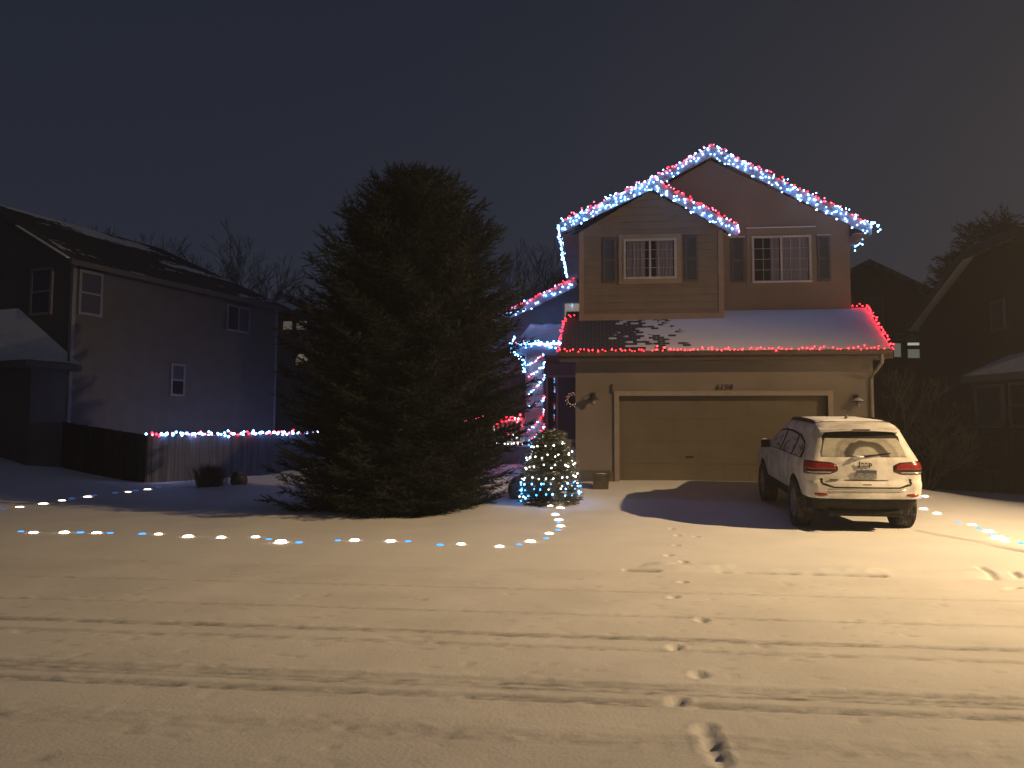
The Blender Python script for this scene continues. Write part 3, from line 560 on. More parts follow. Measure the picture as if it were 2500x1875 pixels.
    tr = MB(); tr.tube([(base[0], base[1], base[2]-.2), (base[0], base[1], base[2]+H_*.5), (base[0], base[1], base[2]+H_*.97)], [trunk_r, trunk_r*.6, .015], 8); tr.v += []; trk = tr.build('trunk', 'bark', root)
    if bars.v: bars.build('branches', 'bark', root, normals=False)
    if pads.v: tag(pads.build('snow', 'snow_cap', root), kind='stuff')
    return n
# silhouette of the big spruce: (height fraction, reach to the left, reach to the right)
SB = (-3.76, 15.5, .10); ST = 7.06
SPL = [(0, 2.45, 1.55), (.05, 2.75, 1.9), (.12, 2.6, 2.0), (.18, 2.5, 2.2), (.27, 2.35, 2.45), (.36, 2.42, 2.35), (.42, 2.48, 2.2), (.50, 2.48, 2.35), (.56, 2.42, 2.25), (.62, 2.05, 1.95), (.70, 1.80, 1.85), (.76, 1.45, 1.75), (.84, 1.22, 1.28), (.90, .92, .98), (.96, .52, .52), (1.0, .10, .10)]
hs = [a for a, b, c in SPL]; lf = [b*1.0 for a, b, c in SPL]; rt = [c*.965 for a, b, c in SPL]
def srad(h, az):
    c = math.cos(az); l, r_ = np.interp(h, hs, lf), np.interp(h, hs, rt); return (l*(1-c)+r_*(1+c))/2*(1 if abs(c) > .3 else .97)
sp = empty('spruce_tree', SB, 0, 'huge dark spruce standing on the snowy front lawn left of the house', 'tree')
conifer('crown', sp, SB, ST, srad, 860, 'spruce', shoot_len=.26, spacing=.088, needles_n=30, nl=.062, nw=.014, seed=3, upturn=.20, droop=.34)
SS = (-.97, 16.15, .17)
def ssr(h, az): return float(np.interp(h, [0, .1, .35, .6, .8, .92, 1], [.50, .60, .57, .48, .36, .24, .06]))
st = empty('small_spruce_tree', SS, 0, 'small round topped spruce wrapped in white and blue lights beside the driveway', 'tree')
conifer('crown', st, SS, 1.68, ssr, 620, 'spruce_small', shoot_len=.10, spacing=.05, needles_n=26, nl=.028, nw=.006, seed=5, trunk_r=.04, snow=.30, droop=.1, upturn=.05)
fs_ = empty('tall_evergreen_tree', (21.2, 46, 1), 0, 'dark evergreen rising behind the roof of the right neighbouring house', 'tree')
conifer('crown', fs_, (21.4, 44, 1), 13.1, lambda h, az: float(np.interp(h, [0, .5, .75, .86, .95, 1], [3.2, 2.3, 1.7, 1.5, 1.1, .7])), 190, 'spruce_far', shoot_len=.8, spacing=.42, needles_n=22, nl=.30, nw=.05, seed=8, droop=.1)
fs2 = empty('tall_evergreen_tree', (19.4, 44, 1), 0, 'lower dark evergreen leaning out left of the taller one behind the roof', 'tree')
conifer('crown', fs2, (19.8, 44, 1), 11.6, lambda h, az: float(np.interp(h, [0, .5, .8, .95, 1], [2.6, 1.9, 1.35, .8, .4])), 150, 'spruce_far', shoot_len=.7, spacing=.4, needles_n=22, nl=.28, nw=.05, seed=9, droop=.1)
# ---------------------------------------------------------------- bare trees and shrubs
def bare(root, base, h, spread, seed, r0=.12, depth=6, mt='twig', up=.55, stems=1, minr=.006):
    r_ = random.Random(seed); g = MB(); tk = MB()
    def grow(p, d, l, r, k, gm):
        n = 3; P = [p]; 
        for i in range(n): d = (d+Vector((r_.gauss(0, .09), r_.gauss(0, .09), r_.gauss(0, .05)+.02))).normalized(); P.append(P[-1]+d*l/n)
        gm.tube(P, [r, r*.9, r*.8, r*.68], 5 if k > 3 else 3, False)
        if k == 0: return
        for i in range(r_.choice((2, 3, 3))):
            a = Vector((r_.gauss(0, 1), r_.gauss(0, 1), r_.gauss(0, .5))).normalized(); dd = (d*1.0+a*spread+Vector((0, 0, up*.3))).normalized(); q = P[-1] if i < 2 else P[2]
            grow(q, dd, l*r_.uniform(.62, .85), max(r*.62, minr), k-1, g)
    for s in range(stems):
        d = Vector((r_.gauss(0, .25*(stems > 1)), r_.gauss(0, .25*(stems > 1)), 1)).normalized(); grow(Vector(base)+Vector((0, 0, -.1)), d, h*.34, r0, depth, tk)
    tk.build('trunk', mt, root, normals=False); g.build('crown', mt, root, normals=False)
for (x, y, hh, sd, lab) in [(-24.3, 47, 13.2, 4, 'bare leafless tree rising behind the far end of the left house roof'), (-21.6, 48, 11.2, 5, 'shorter bare tree between the left house roof and the big spruce'), (-30.5, 46, 12.6, 7, 'faint bare treetop just showing above the left house ridge'),
                             (-4.4, 50, 12.4, 6, 'bare tree behind the wing roof, right of the chimney pipe'), (-2.0, 52, 11.6, 8, 'bare tree behind the wing roof, nearest the bright lit eave'), (-7.2, 52, 11.2, 12, 'bare tree between the big spruce and the chimney pipe')]:
    t = empty('bare_tree', (x, y, 1), 0, lab, 'tree', 'bare trees behind the houses'); bare(t, (x, y, 1), hh-1, .60, sd, r0=.16, depth=7, minr=.016)
for (x, y, hh, sd, lab) in [(7.5, 21.2, 3.1, 21, 'bare brown shrub close to the right corner of the garage'), (8.7, 21.6, 2.3, 22, 'lower twiggy shrub right of the taller one by the garage'), (8.1, 20.4, 1.6, 23, 'small twiggy shrub directly behind the parked car')]:
    t = empty('shrub', (x, y, height(x, y)), 0, lab, 'shrub', 'shrubs between garage and right fence'); bare(t, (x, y, height(x, y)), hh, .75, sd, r0=.035, depth=5, stems=4, minr=.005, mt='straw')
def clump(name, lab, cat, x, y, h_, rr, n, mt='straw', seed=0):
    r_ = random.Random(seed); g = MB(); z0 = height(x, y)-.03
    for k in range(n):
        a = r_.uniform(0, 6.28); q = abs(r_.gauss(0, .4))*rr; px_, py_ = x+math.cos(a)*q, y+math.sin(a)*q; hh = h_*r_.uniform(.5, 1.05); ln = Vector((math.cos(a), math.sin(a), 0))*hh*r_.uniform(.2, .9)
        p = Vector((px_, py_, z0)); q1 = p+ln*.35+Vector((0, 0, hh*.7)); q2 = p+ln+Vector((0, 0, hh*r_.uniform(.6, 1))); s = Vector((-math.sin(a), math.cos(a), 0))*.008
        g.add([p-s, p+s, q1+s, q1-s, q2], [(0, 1, 2, 3), (3, 2, 4)])
    o = g.build(name, mt, normals=False); return tag(o, lab, cat)
p = atd(512, 1190, 21.0); clump('dry_grass_clump', 'dark tuft of dry ornamental grass in front of the lit fence', 'grass clump', p[0], p[1], .72, .5, 900, seed=3)
def rock(name, lab, x, y, a, b, c, seed, mt='stone', sink=.1):
    bm = bmesh.new(); bmesh.ops.create_icosphere(bm, subdivisions=4, radius=1)
    for v in bm.verts:
        n = v.co.normalized(); k = 1+.28*(float(fbm(np.array([n.x*1.7+seed]), np.array([n.y*1.7+n.z*2.1]), 3, seed)[0])-.5)*2; v.co = Vector((n.x*a*k, n.y*b*k, n.z*c*k))
    me = bpy.data.meshes.new(name); bm.to_mesh(me); bm.free(); me.materials.append(M[mt]); o = link(name, me, None, Matrix.Translation((x, y, height(x, y)+c*.9-sink))); return tag(o, lab, 'rock')
p = atd(583, 1178, 21.5); rock('garden_rock', 'dark boulder half buried in snow right of the grass tuft', p[0], p[1], .26, .2, .24, 2)
p = aty(1272, 1190, 16.9); rock('garden_rock', 'dark boulder touching the left side of the small lit spruce', p[0]+.02, 16.75, .26, .24, .32, 5)
# planter
pz = height(.08, 17.75); pl = empty('planter', (.08, 17.75, pz), 0, 'small square wooden planter standing in snow by the garage corner', 'planter')
g = MB(); q = [(-.19, -.19), (.19, -.19), (.19, .19), (-.19, .19)]
g.add([(.08+a*.85, 17.75+b*.85, pz-.05) for a, b in q]+[(.08+a, 17.75+b, pz+.30) for a, b in q], [(3, 2, 1, 0), (4, 5, 6, 7)]+[(i, (i+1) % 4, 4+(i+1) % 4, 4+i) for i in range(4)]); g.build('box', 'pot', pl)
g = MB(); g.box(-.13, .29, 17.54, 17.565, pz+.27, pz+.32).box(-.13, .29, 17.935, 17.96, pz+.27, pz+.32).box(-.13, -.105, 17.565, 17.935, pz+.27, pz+.32).box(.265, .29, 17.565, 17.935, pz+.27, pz+.32); g.build('rim', 'pot', pl)
g = MB(); g.lathe([(.17, .27), (.15, .31), (.08, .325), (.01, .33)], (.08, 17.75, pz), 14); g.build('snow', 'snow_cap', pl, smooth=True)
# wreath on the entry door
wr = empty('door_wreath', (-.80, 25.93, 2.85), 0, 'round wreath with small pink lights hanging on the dark entry door', 'wreath')
g = MB(); r_ = random.Random(4)
for k in range(1500):
    a = r_.uniform(0, 6.28); rr = .20+r_.gauss(0, .045); p = Vector((-.80+math.cos(a)*rr, 25.91+r_.gauss(0, .02), 2.85+math.sin(a)*rr)); d = Vector((r_.gauss(0, 1), r_.gauss(0, .6), r_.gauss(0, 1))).normalized()*.05; s = d.cross(Vector((0, 1, 0))).normalized()*.006
    g.add([p-s, p+s, p+d], [(0, 1, 2)])
g.build('greenery', 'spruce', wr, normals=False)
ICO = {}
def ico(mt, r):
    k = (mt, round(r, 3))
    if k not in ICO:
        bm = bmesh.new(); bmesh.ops.create_icosphere(bm, subdivisions=1, radius=r); me = bpy.data.meshes.new('bulb_'+mt[2:]); bm.to_mesh(me); bm.free(); me.materials.append(M[mt]); ICO[k] = me
    return ICO[k]
for k in range(34):
    a = k*2.4; rr = .20+.05*math.sin(k*5); link('bulb', ico('b_dim', .014), wr, Matrix.Translation((-.80+math.cos(a)*rr, 25.87, 2.85+math.sin(a)*rr)))
# ---------------------------------------------------------------- light strings
def lstring(label, path, n, mats, perp=(.02, .02, .02), drop=0, r=.018, sag=0, name='light_string', group='strings of holiday lights', seed=0, cluster=0, wr=.004):
    """a cable along the path with n bulbs; perp = random offsets; drop = bulbs hang up to this far below the cable"""
    r_ = random.Random(seed or hash(label) % 9999 or 1); P = [Vector(p) for p in path]; ln = [0]
    for i in range(1, len(P)): ln.append(ln[-1]+(P[i]-P[i-1]).length)
    def at(s):
        s = min(max(s, 0), ln[-1])
        for i in range(1, len(P)):
            if s <= ln[i]: t = (s-ln[i-1])/max(ln[i]-ln[i-1], 1e-6); return P[i-1].lerp(P[i], t)
        return P[-1]
    t = empty(name, tuple(P[0]), 0, label, 'light string', group); pts = []; C_ = MB(); ms, ws = zip(*mats)
    for k in range(n):
        s = ln[-1]*(k+.5+r_.uniform(-.45, .45))/n+(cluster*math.sin(k*1.3)); c = at(s); o_ = Vector([r_.gauss(0, a) for a in perp])
        if drop: o_.z -= drop*r_.random()**1.2
        b = c+o_; pts.append(c+Vector((o_.x, o_.y, o_.z*.4 if drop else o_.z)))
        if drop: C_.tube([pts[-1], b], wr*.8, 3, False)
        link('bulb', ico(r_.choices(ms, ws)[0], r*(1.0 if r_.random() < .7 else 1.25)), t, Matrix.Translation(b))
    pts.sort(key=lambda q: min(range(len(P)-1), key=lambda i: 0)*0+0) if False else None
    C_.tube(pts if len(pts) > 1 else path, wr, 3, False); C_.build('wire', 'wire', t, normals=False); return t
yR = RY0-.03; yB = BRY-.03
mk = lambda a, y, dz=.10: (a[0], y, a[1]+dz)
RED = [('b_red', 2.4), ('b_pink', 2), ('b_white', 2.6)]; ICE = [('b_white', 3), ('b_ice', 2)]
lstring('red and pink lights along the top edge of the main gable\'s long right slope', [mk(MPK, yR), mk(MER, yR)], 70, RED, (.02, .015, .03), r=.0145, seed=1)
lstring('blue white icicle lights hanging over the main gable\'s long right slope', [mk(MPK, yR, .04), mk(MER, yR, .04)], 84, ICE, (.03, .02, .02), drop=.30, r=.0155, seed=2, cluster=.06)
lstring('red and pink lights on the short upper left slope beside the main peak', [(1.35, yR, 8.26), mk(MPK, yR)], 40, RED, (.02, .015, .03), r=.0145, seed=3)
lstring('few blue white icicle lights left of the main peak', [(1.35, yR, 8.18), mk(MPK, yR, .03)], 22, ICE, (.03, .02, .02), drop=.26, r=.0155, seed=4)
lstring('red tipped lights along the top edge of the bay gable\'s left slope', [mk(MEL, yB), mk(BPK, yB)], 46, [('b_red', 1.6), ('b_pink', 1.5), ('b_white', 2.6)], (.02, .015, .03), r=.0145, seed=5)
lstring('bright blue icicle lights over the bay gable\'s left slope', [mk(MEL, yB, .03), mk(BPK, yB, .03)], 64, [('b_white', 2), ('b_ice', 4)], (.03, .02, .02), drop=.24, r=.0155, seed=6, cluster=.08)
lstring('red and white lights along the top edge of the bay gable\'s right slope', [mk(BPK, yB), mk(BER, yB), (3.52, yB-.02, 6.62)], 42, [('b_red', 3), ('b_pink', 2), ('b_white', 1)], (.02, .015, .03), r=.0145, seed=7)
lstring('blue white icicle lights over the bay gable\'s right slope', [mk(BPK, yB, .02), mk(BER, yB, .0)], 46, ICE, (.03, .02, .02), drop=.24, r=.0155, seed=8, cluster=.06)
lstring('dense white lights on the left side eave running back from the gable corner', [(MEL[0]-.05, yB, MEL[1]+.04), (MEL[0]-.04, 25.4, MEL[1]+.02)], 100, [('b_white', 3), ('b_ice', 2)], (.035, .03, .04), drop=.12, r=.021, seed=9)
lstring('red and white lights along the top edge of the wing roof beside the spruce', [(wrb[0]-.05, 25.5, wrb[1]+.06), (wra[0]+3.9, 25.5, wra[1]+1.86)], 44, [('b_red', 3), ('b_pink', 2), ('b_white', 1.6)], (.02, .02, .035), r=.017, seed=10)
lstring('blue white icicle lights hanging over the wing rake board', [(wrb[0]-.05, 25.5, wrb[1]-.02), (wra[0]+4.2, 25.5, wra[1]+1.9)], 26, ICE, (.03, .02, .02), drop=.26, r=.017, seed=11)
lstring('small cluster of blue white lights hanging under the main gable\'s right eave', [(6.87, 20.6, 6.72), (6.88, 21.3, 6.66)], 9, ICE, (.03, .05, .07), r=.018, seed=12)
lstring('blue white lights looped off the tip of the main gable\'s right eave', [mk(MER, yR), (7.0, yR, 6.98), (7.02, yR, 6.72)], 8, ICE, (.02, .02, .02), r=.019, seed=13)
YG = EY-.14
lstring('red lights along the snowy edge of the garage gutter', [(-.86, YG, EZ+.03)]+[(-.86+7.41*k/24, YG+.02*math.sin(k*2), EZ+.025+.022*math.sin(k*1.7+1)) for k in range(1, 25)], 100, [('b_red', 1)], (.012, .02, .022), r=.014, seed=14)
lstring('red lights climbing the right edge of the garage roof to the wall', [(6.56, EY-.06, EZ+.06), (6.82, UY-.05, RZ1+.10), (6.50, UY-.04, RZ1+.13)], 52, [('b_red', 1)], (.02, .02, .025), r=.0145, seed=15)
lstring('red lights climbing the left edge of the garage roof beside the porch', [(-.90, EY-.04, EZ+.04), (-.84, 19.9, RZ1-.18), (-.48, BY-.06, RZ0+.12)], 26, [('b_red', 1)], (.02, .02, .03), r=.0145, seed=16)
lstring('blue white lights crowding the snowy front edge of the porch roof', [(PX0-.03, PYF-.06, PEZ+.02), (PX1-.25, PYF-.06, PEZ+.04)], 74, [('b_white', 3), ('b_ice', 3), ('b_pink', 1)], (.02, .02, .05), r=.017, seed=17)
lstring('blue white lights bunched around the left corner of the porch roof', [(PX0-.02, PYF-.07, PEZ+.24), (PX0-.10, PYF-.07, PEZ+.02), (PX0-.12, PYF-.07, PEZ-.22), (PX0+.22, PYF-.06, PEZ-.42), (PX0+.30, 22.9, PEZ-.85)], 34, [('b_white', 2), ('b_ice', 3)], (.03, .03, .03), r=.016, seed=18)
for k in range(6):
    z1 = 4.02-.03*k-[0, .30, .68, 1.25, 1.66, 2.05][k]; z0 = z1-[.30, .34, .46, .22, .52, .36][k]
    cs = [('b_white', 3), ('b_pink', 1.6), ('b_ice', 1), ('b_red', .5+.25*k)]
    lstring(['topmost', 'second highest', 'third highest', 'third lowest', 'second lowest', 'lowest'][k]+' turn of red and white lights wrapped around the porch column', [(-1.57, 23.2, z1+.16), (-1.585, 22.93, z1), (-1.83, 22.92, (z1+z0)/2-.02), (-2.08, 22.93, z0)], 16, cs, (.012, .012, .016), r=.0145, seed=30+k, group='turns of lights on the porch column')
lstring('red lights heaped on the porch rail beside the spruce', [(-4.5, 22.78, 2.12), (-2.2, 22.78, 2.12)], 95, [('b_red', 3), ('b_pink', 1.5), ('b_warm', .5)], (.02, .03, .075), r=.022, seed=40)
lstring('warm white lights laid along the snowy porch edge under the rail', [(-4.4, 22.70, 1.40), (-2.15, 22.70, 1.40)], 26, [('b_warm', 2), ('b_pink', 1)], (.02, .03, .012), r=.018, seed=41)
lstring('warm white lights woven between the porch balusters', [(-4.4, 22.78, 1.75), (-2.3, 22.78, 1.70)], 16, [('b_warm', 1), ('b_pink', 1)], (.05, .02, .12), r=.018, seed=42)
lstring('short run of blue white lights reaching from the porch foot towards the small spruce', [(-1.98, 22.6, 1.42), (-1.62, 20.0, 1.32), (-1.56, 17.2, 1.0)], 12, ICE, (.02, .02, .03), r=.018, seed=43)
# fence lights
fA = Vector((-13.84, 22.7, 1.62)); fB = Vector((-11.4, 31.0, 1.76))
lstring('crowded red and blue white lights along the top of the pale side fence', [tuple(fA), tuple(fB)], 100, [('b_white', 7), ('b_ice', 3), ('b_pink', 2), ('b_red', 2)], (.05, .03, .045), r=.036, seed=44)
def helix(c, z0, z1, rf, turns, ph, n):
    return [(c[0]+rf(z)*math.cos(a), c[1]+rf(z)*math.sin(a), z) for z, a in [(z0+(z1-z0)*k/n, ph+turns*2*math.pi*k/n) for k in range(n+1)]]
rf = lambda z: ssr((z-SS[2])/1.47, 0)*1.02+.02
lstring('warm white lights wound around the upper part of the small spruce', helix(SS, .62, 1.60, rf, 4.6, .3, 120), 86, [('b_warm', 1)], (.015, .015, .02), r=.0155, seed=45)
lstring('blue lights wound around the bottom of the small spruce', helix(SS, .36, .66, rf, 2.6, 2.2, 70)[::-1]+[(-1.50, 15.75, .30), (-1.56, 15.65, .22)], 62, [('b_ice', 1.5), ('b_blue', 2), ('b_warm', .4)], (.015, .015, .02), r=.0145, seed=46)
# ---------------------------------------------------------------- stake lights along the lawn edges
def ordn(k): return ['first', 'second', 'third', 'fourth', 'fifth', 'sixth', 'seventh', 'eighth', 'ninth', 'tenth', 'eleventh', 'twelfth', 'thirteenth', 'fourteenth', 'fifteenth'][k]
def gem(r, h_, seed):
    g = MB(); n = 10; g.add([(0, 0, h_)]+[(r*.72*math.cos(i*.628), r*.72*math.sin(i*.628), h_*.86) for i in range(n)]+[(r*math.cos(i*.628), r*math.sin(i*.628), h_*.55) for i in range(n)]+[(r*.45*math.cos(i*.628), r*.45*math.sin(i*.628), 0) for i in range(n)],
      [(0, 1+i, 1+(i+1) % n) for i in range(n)]+[(1+i, 11+i, 11+(i+1) % n, 1+(i+1) % n) for i in range(n)]+[(11+i, 21+i, 21+(i+1) % n, 11+(i+1) % n) for i in range(n)]); return g
GEM = {}
for nm, mt_, r__, h__ in (('w', 's_white', .064, .028), ('W', 's_white', .084, .046), ('b', 's_blue', .048, .020), ('d', 's_dimblue', .07, .03), ('f', 's_white', .078, .018)): GEM[nm] = gem(r__, h__, 0).mesh('lens', mt_)
stk = MB(); stk.tube([(0, 0, .01), (0, 0, -.2)], .008, 5); STK = stk.mesh('stake', 'metal_dark')
def stake(px, py, kind, lab, grp):
    z = .12
    d = ray(px, py); t = 6.0
    while t < 40 and (CAM+d*t)[2] > height(*(CAM+d*t)[:2]): t += .02
    p = CAM+d*t; z = height(p[0], p[1])
    t = empty('stake_light', (p[0], p[1], z), 0, lab, 'garden light', grp); Wt = Matrix.Translation((p[0], p[1], z-.006)) @ Matrix.Scale(random.uniform(.88, 1.18), 4); link('lens', GEM[kind], t, Wt); link('stake', STK, t, Wt)
front = [(51, 1298, 'b'), (82, 1301, 'w'), (157, 1301, 'w'), (196, 1301, 'b'), (236, 1302, 'w'), (269, 1302, 'b'), (347, 1304, 'b'), (387, 1305, 'w'), (459, 1311, 'w'), (540, 1313, 'w'), (624, 1312, 'w'), (656, 1317, 'b'), (686, 1325, 'W'), (730, 1325, 'b'),
         (825, 1320, 'b'), (866, 1320, 'w'), (954, 1322, 'w'), (996, 1322, 'b'), (1074, 1331, 'b'), (1126, 1329, 'w'), (1220, 1335, 'w'), (1267, 1330, 'b'), (1295, 1323, 'w')]
cw = cb_ = 0
for a, b, k in front:
    if k in 'wW': lab = (ordn(cw)+' white light from the left in the long front row across the snowy lawn') if k == 'w' else 'largest and brightest white light in the front row below the big spruce'; cw += 1
    else: lab = ordn(cb_)+' blue light from the left in the long front row across the lawn'; cb_ += 1
    stake(a, b, k, lab, 'garden lights in the front row of the lawn')
cw = cb_ = 0
for a, b, k in [(1333, 1315, 'b'), (1341, 1303, 'w'), (1362, 1294, 'b'), (1369, 1285, 'w'), (1363, 1276, 'b'), (1364, 1270, 'w'), (1356, 1257, 'w'), (1356, 1253, 'b'), (1368, 1240, 'f'), (1343, 1236, 'w'), (1317, 1231, 'b')]:
    if k == 'b': lab = ordn(cb_)+' blue light counting up the curve from the driveway mouth to the small spruce'; cb_ += 1
    elif k == 'f': lab = 'wide flat white light just in front of the small lit spruce'
    else: lab = ordn(cw)+' white light counting up the curve from the driveway mouth to the small spruce'; cw += 1
    stake(a, b, k, lab, 'garden lights curving up beside the driveway')
cw = cb_ = 0
for a, b, k in [(6, 1242, 'd'), (48, 1238, 'f'), (105, 1230, 'f'), (151, 1222, 'f'), (176, 1218, 'd'), (214, 1213, 'f'), (230, 1210, 'd'), (281, 1204, 'd'), (313, 1201, 'f'), (330, 1198, 'd'), (360, 1195, 'f'), (387, 1190, 'd')]:
    if k == 'f': lab = ordn(cw)+' white light from the left in the slanting row towards the dark fence'; cw += 1
    else: lab = ordn(cb_)+' dim blue light from the left in the slanting row towards the dark fence'; cb_ += 1
    stake(a, b, k, lab, 'garden lights in the slanting row by the left fence')
cw = cb_ = 0
for a, b, k in [(2243, 1216, 'b'), (2258, 1212, 'w'), (2255, 1243, 'w'), (2288, 1254, 'w'), (2340, 1276, 'b'), (2373, 1282, 'w'), (2390, 1290, 'b'), (2413, 1298, 'w'), (2425, 1307, 'b'), (2437, 1315, 'W'), (2455, 1322, 'w'), (2494, 1327, 'b')]:
    if k == 'b': lab = ordn(cb_)+' blue light from the parked car in the row down the right lawn'; cb_ += 1
    elif k == 'W': lab = 'largest white light near the right end of the row beyond the parked car'
    else: lab = ordn(cw)+' white light from the parked car in the row down the right lawn'; cw += 1
    stake(a, b, k, lab, 'garden lights in the row right of the parked car')
# ---------------------------------------------------------------- fences
def fence(name, label, cat, a, b, za, zb, mt, hz0, hz1, pitch=.15, group=None, seed=0, post=2.4):
    """vertical board fence from a to b (x, y); top heights za, zb"""
    a = Vector((a[0], a[1], 0)); b = Vector((b[0], b[1], 0)); d = b-a; Ln = d.length; d.normalize(); nrm = Vector((d.y, -d.x, 0)); r_ = random.Random(seed)
    t = empty(name, (a.x, a.y, height(a.x, a.y)), 0, label, cat, group); g = MB(); n = int(Ln/pitch)
    for k in range(n):
        s0 = Ln*k/n+.004; s1 = Ln*(k+1)/n-.004; o_ = nrm*r_.uniform(0, .008); zt = za+(zb-za)*(k+.5)/n+r_.uniform(-.01, .01); p0 = a+d*s0+o_; p1 = a+d*s1+o_; z0 = hz0+(hz1-hz0)*(k+.5)/n-.4
        g.prism([(p0.x, p0.y, z0), (p1.x, p1.y, z0), (p1.x, p1.y, zt), (p0.x, p0.y, zt)], tuple(nrm*-.02))
    g.build('boards', mt, t)
    r2 = MB()
    for q in (.25, .85): r2.bar(a-nrm*.045+Vector((0, 0, hz0+(za-hz0)*q)), b-nrm*.045+Vector((0, 0, hz1+(zb-hz1)*q)), .04, .09)
    r2.build('rails', mt, t)
    for k in range(int(Ln/post)+1):
        q = k/max(1, int(Ln/post)); p = a+d*Ln*q-nrm*.10; g = MB(); g.box(p.x-.05, p.x+.05, p.y-.05, p.y+.05, hz0+(hz1-hz0)*q-.5, za+(zb-za)*q-.02); g.build('post', mt, t)
    return t
fence('board_fence', 'weathered pale board fence running back under the red and white lights', 'fence', (fA.x, fA.y), (fB.x, fB.y), 1.58, 1.70, 'fence', .05, .1, seed=1)
fence('board_fence', 'dark board fence in front of the left house, stepping down to the lit corner', 'fence', (-18.3, 22.2), (-13.88, 22.68), 2.28, 1.60, 'fence_dk', .9, .05, seed=2)
fence('board_fence', 'dark board fence between the garage and the right neighbouring house', 'fence', (6.6, 22.85), (15.2, 23.8), 2.22, 1.52, 'fence_dk', .4, -.1, seed=3)
# ---------------------------------------------------------------- left neighbour
NW = Matrix.Translation((-16.43, 22.51, 0)) @ Matrix.Rotation(R(-18.1), 4, 'Z')
nb = empty('neighbor_house', (-16.43, 22.51, .6), R(-18.1), 'dark two storey house left of the spruce with patches of snow on its roof', 'house')
def npt(x, y, z): return NW @ Vector((x, y, z))
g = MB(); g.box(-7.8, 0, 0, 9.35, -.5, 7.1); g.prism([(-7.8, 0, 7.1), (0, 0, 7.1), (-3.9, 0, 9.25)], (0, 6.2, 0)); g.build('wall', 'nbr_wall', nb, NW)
M['nroof'] = roofmat('neighbor_roof_snow', 60, 260, base=(.012, .011, .013), bias=.0, patchy=1.0, st=(.55, .16, 1), bw=.12, nm=2.3)
g = MB(); e_ = .38; ez = 7.05; rz = 9.40
A = (e_, -.35, ez); B_ = (e_, 9.75, ez); Rf = (-3.9, -.35, rz); Rb = (-3.9, 6.6, rz); A2 = (-8.2, -.35, ez); B2 = (-8.2, 9.75, ez)
dn = lambda p: (p[0], p[1], p[2]-.12)
pts = [A, B_, Rf, Rb, A2, B2]; g.add(pts+[dn(p) for p in pts], [(0, 1, 3, 2), (1, 5, 3), (4, 2, 3, 5), (6, 8, 9, 7), (7, 9, 11), (10, 11, 9, 8), (0, 6, 7, 1), (1, 7, 11, 5), (0, 2, 8, 6), (2, 4, 10, 8), (4, 5, 11, 10)]); g.build('roof', 'nroof', nb, NW)
g = MB(); g.bar((e_+.01, -.36, ez-.05), (-3.9, -.37, rz-.05), .03, .22, (0, 0, 1)); g.box(e_+.002, e_+.03, -.36, 9.76, ez-.17, ez+.0); g.build('fascia', 'nbr_wall', nb, NW)
g = MB(); g.bar((e_-.06, -.42, ez+.03), (-2.2, -.42, 8.36), .16, .03, (0, 0, 1)); g.build('rake_snow', 'snow_cap', nb, NW)
g = MB(); g.box(-.10, .02, -.02, .10, -.3, 7.05); g.build('corner_board', 'nbr_trim', nb, NW); g = MB(); g.box(-.0, .02, 9.25, 9.37, -.3, 7.0); g.build('corner_board', 'nbr_trim', nb, NW)
def nwin(x, y, z, rz_, w_, h_, pane, **kw): return window(nb, NW @ Matrix.Translation((x, y, z)) @ Matrix.Rotation(rz_, 4, 'Z'), w_, h_, fr='nbr_trim', pane=pane, back=pane, **kw)
nwin(.0, .16, 5.42, R(90), .85, 1.45, 'nbr_glass', mull=False, hung=True, fw=.09)
nwin(.0, 6.45, 5.72, R(90), 1.25, 1.05, 'nbr_glass', mull=True, fw=.07)
g = MB(); g.box(.045, .052, 6.52, 7.04, 5.79, 6.70); g.build('open_sash', 'nbr_glass_dk', nb, NW)
nwin(.0, 3.86, 3.02, R(90), .64, 1.18, 'nbr_glass', mull=False, hung=True, fw=.08)
g = MB(); g.box(.045, .052, 3.94, 4.42, 3.10, 3.56); g.build('lower_sash', 'nbr_glass_dk', nb, NW)
nwin(-1.98, .0, 5.44, 0, 1.05, 1.55, 'nbr_glass_dk', mull=False, hung=True, fw=.09)
# low garage wing with snowy hip roof
g = MB(); g.box(-9, -.02, -1.2, -.002, -.3, 3.70); g.build('garage_wall', 'nbr_wall', nb, NW)
g = MB(); pr = [(.55, -1.75, 3.78), (-9.4, -1.75, 3.78), (-9.4, 0, 5.9), (-2.6, -.01, 5.75), (.5, -.01, 3.80)]
g.add(pr, [(0, 4, 3, 2, 1)]); g.build('garage_roof_snow', 'snow_cap', nb, NW, normals=False)
g = MB(); g.prism([(.57, -1.78, 3.76), (-9.4, -1.78, 3.76), (-9.4, -.005, 3.76), (.57, -.005, 3.76)], (0, 0, -.18)); g.build('garage_eave', 'nbr_wall', nb, NW)
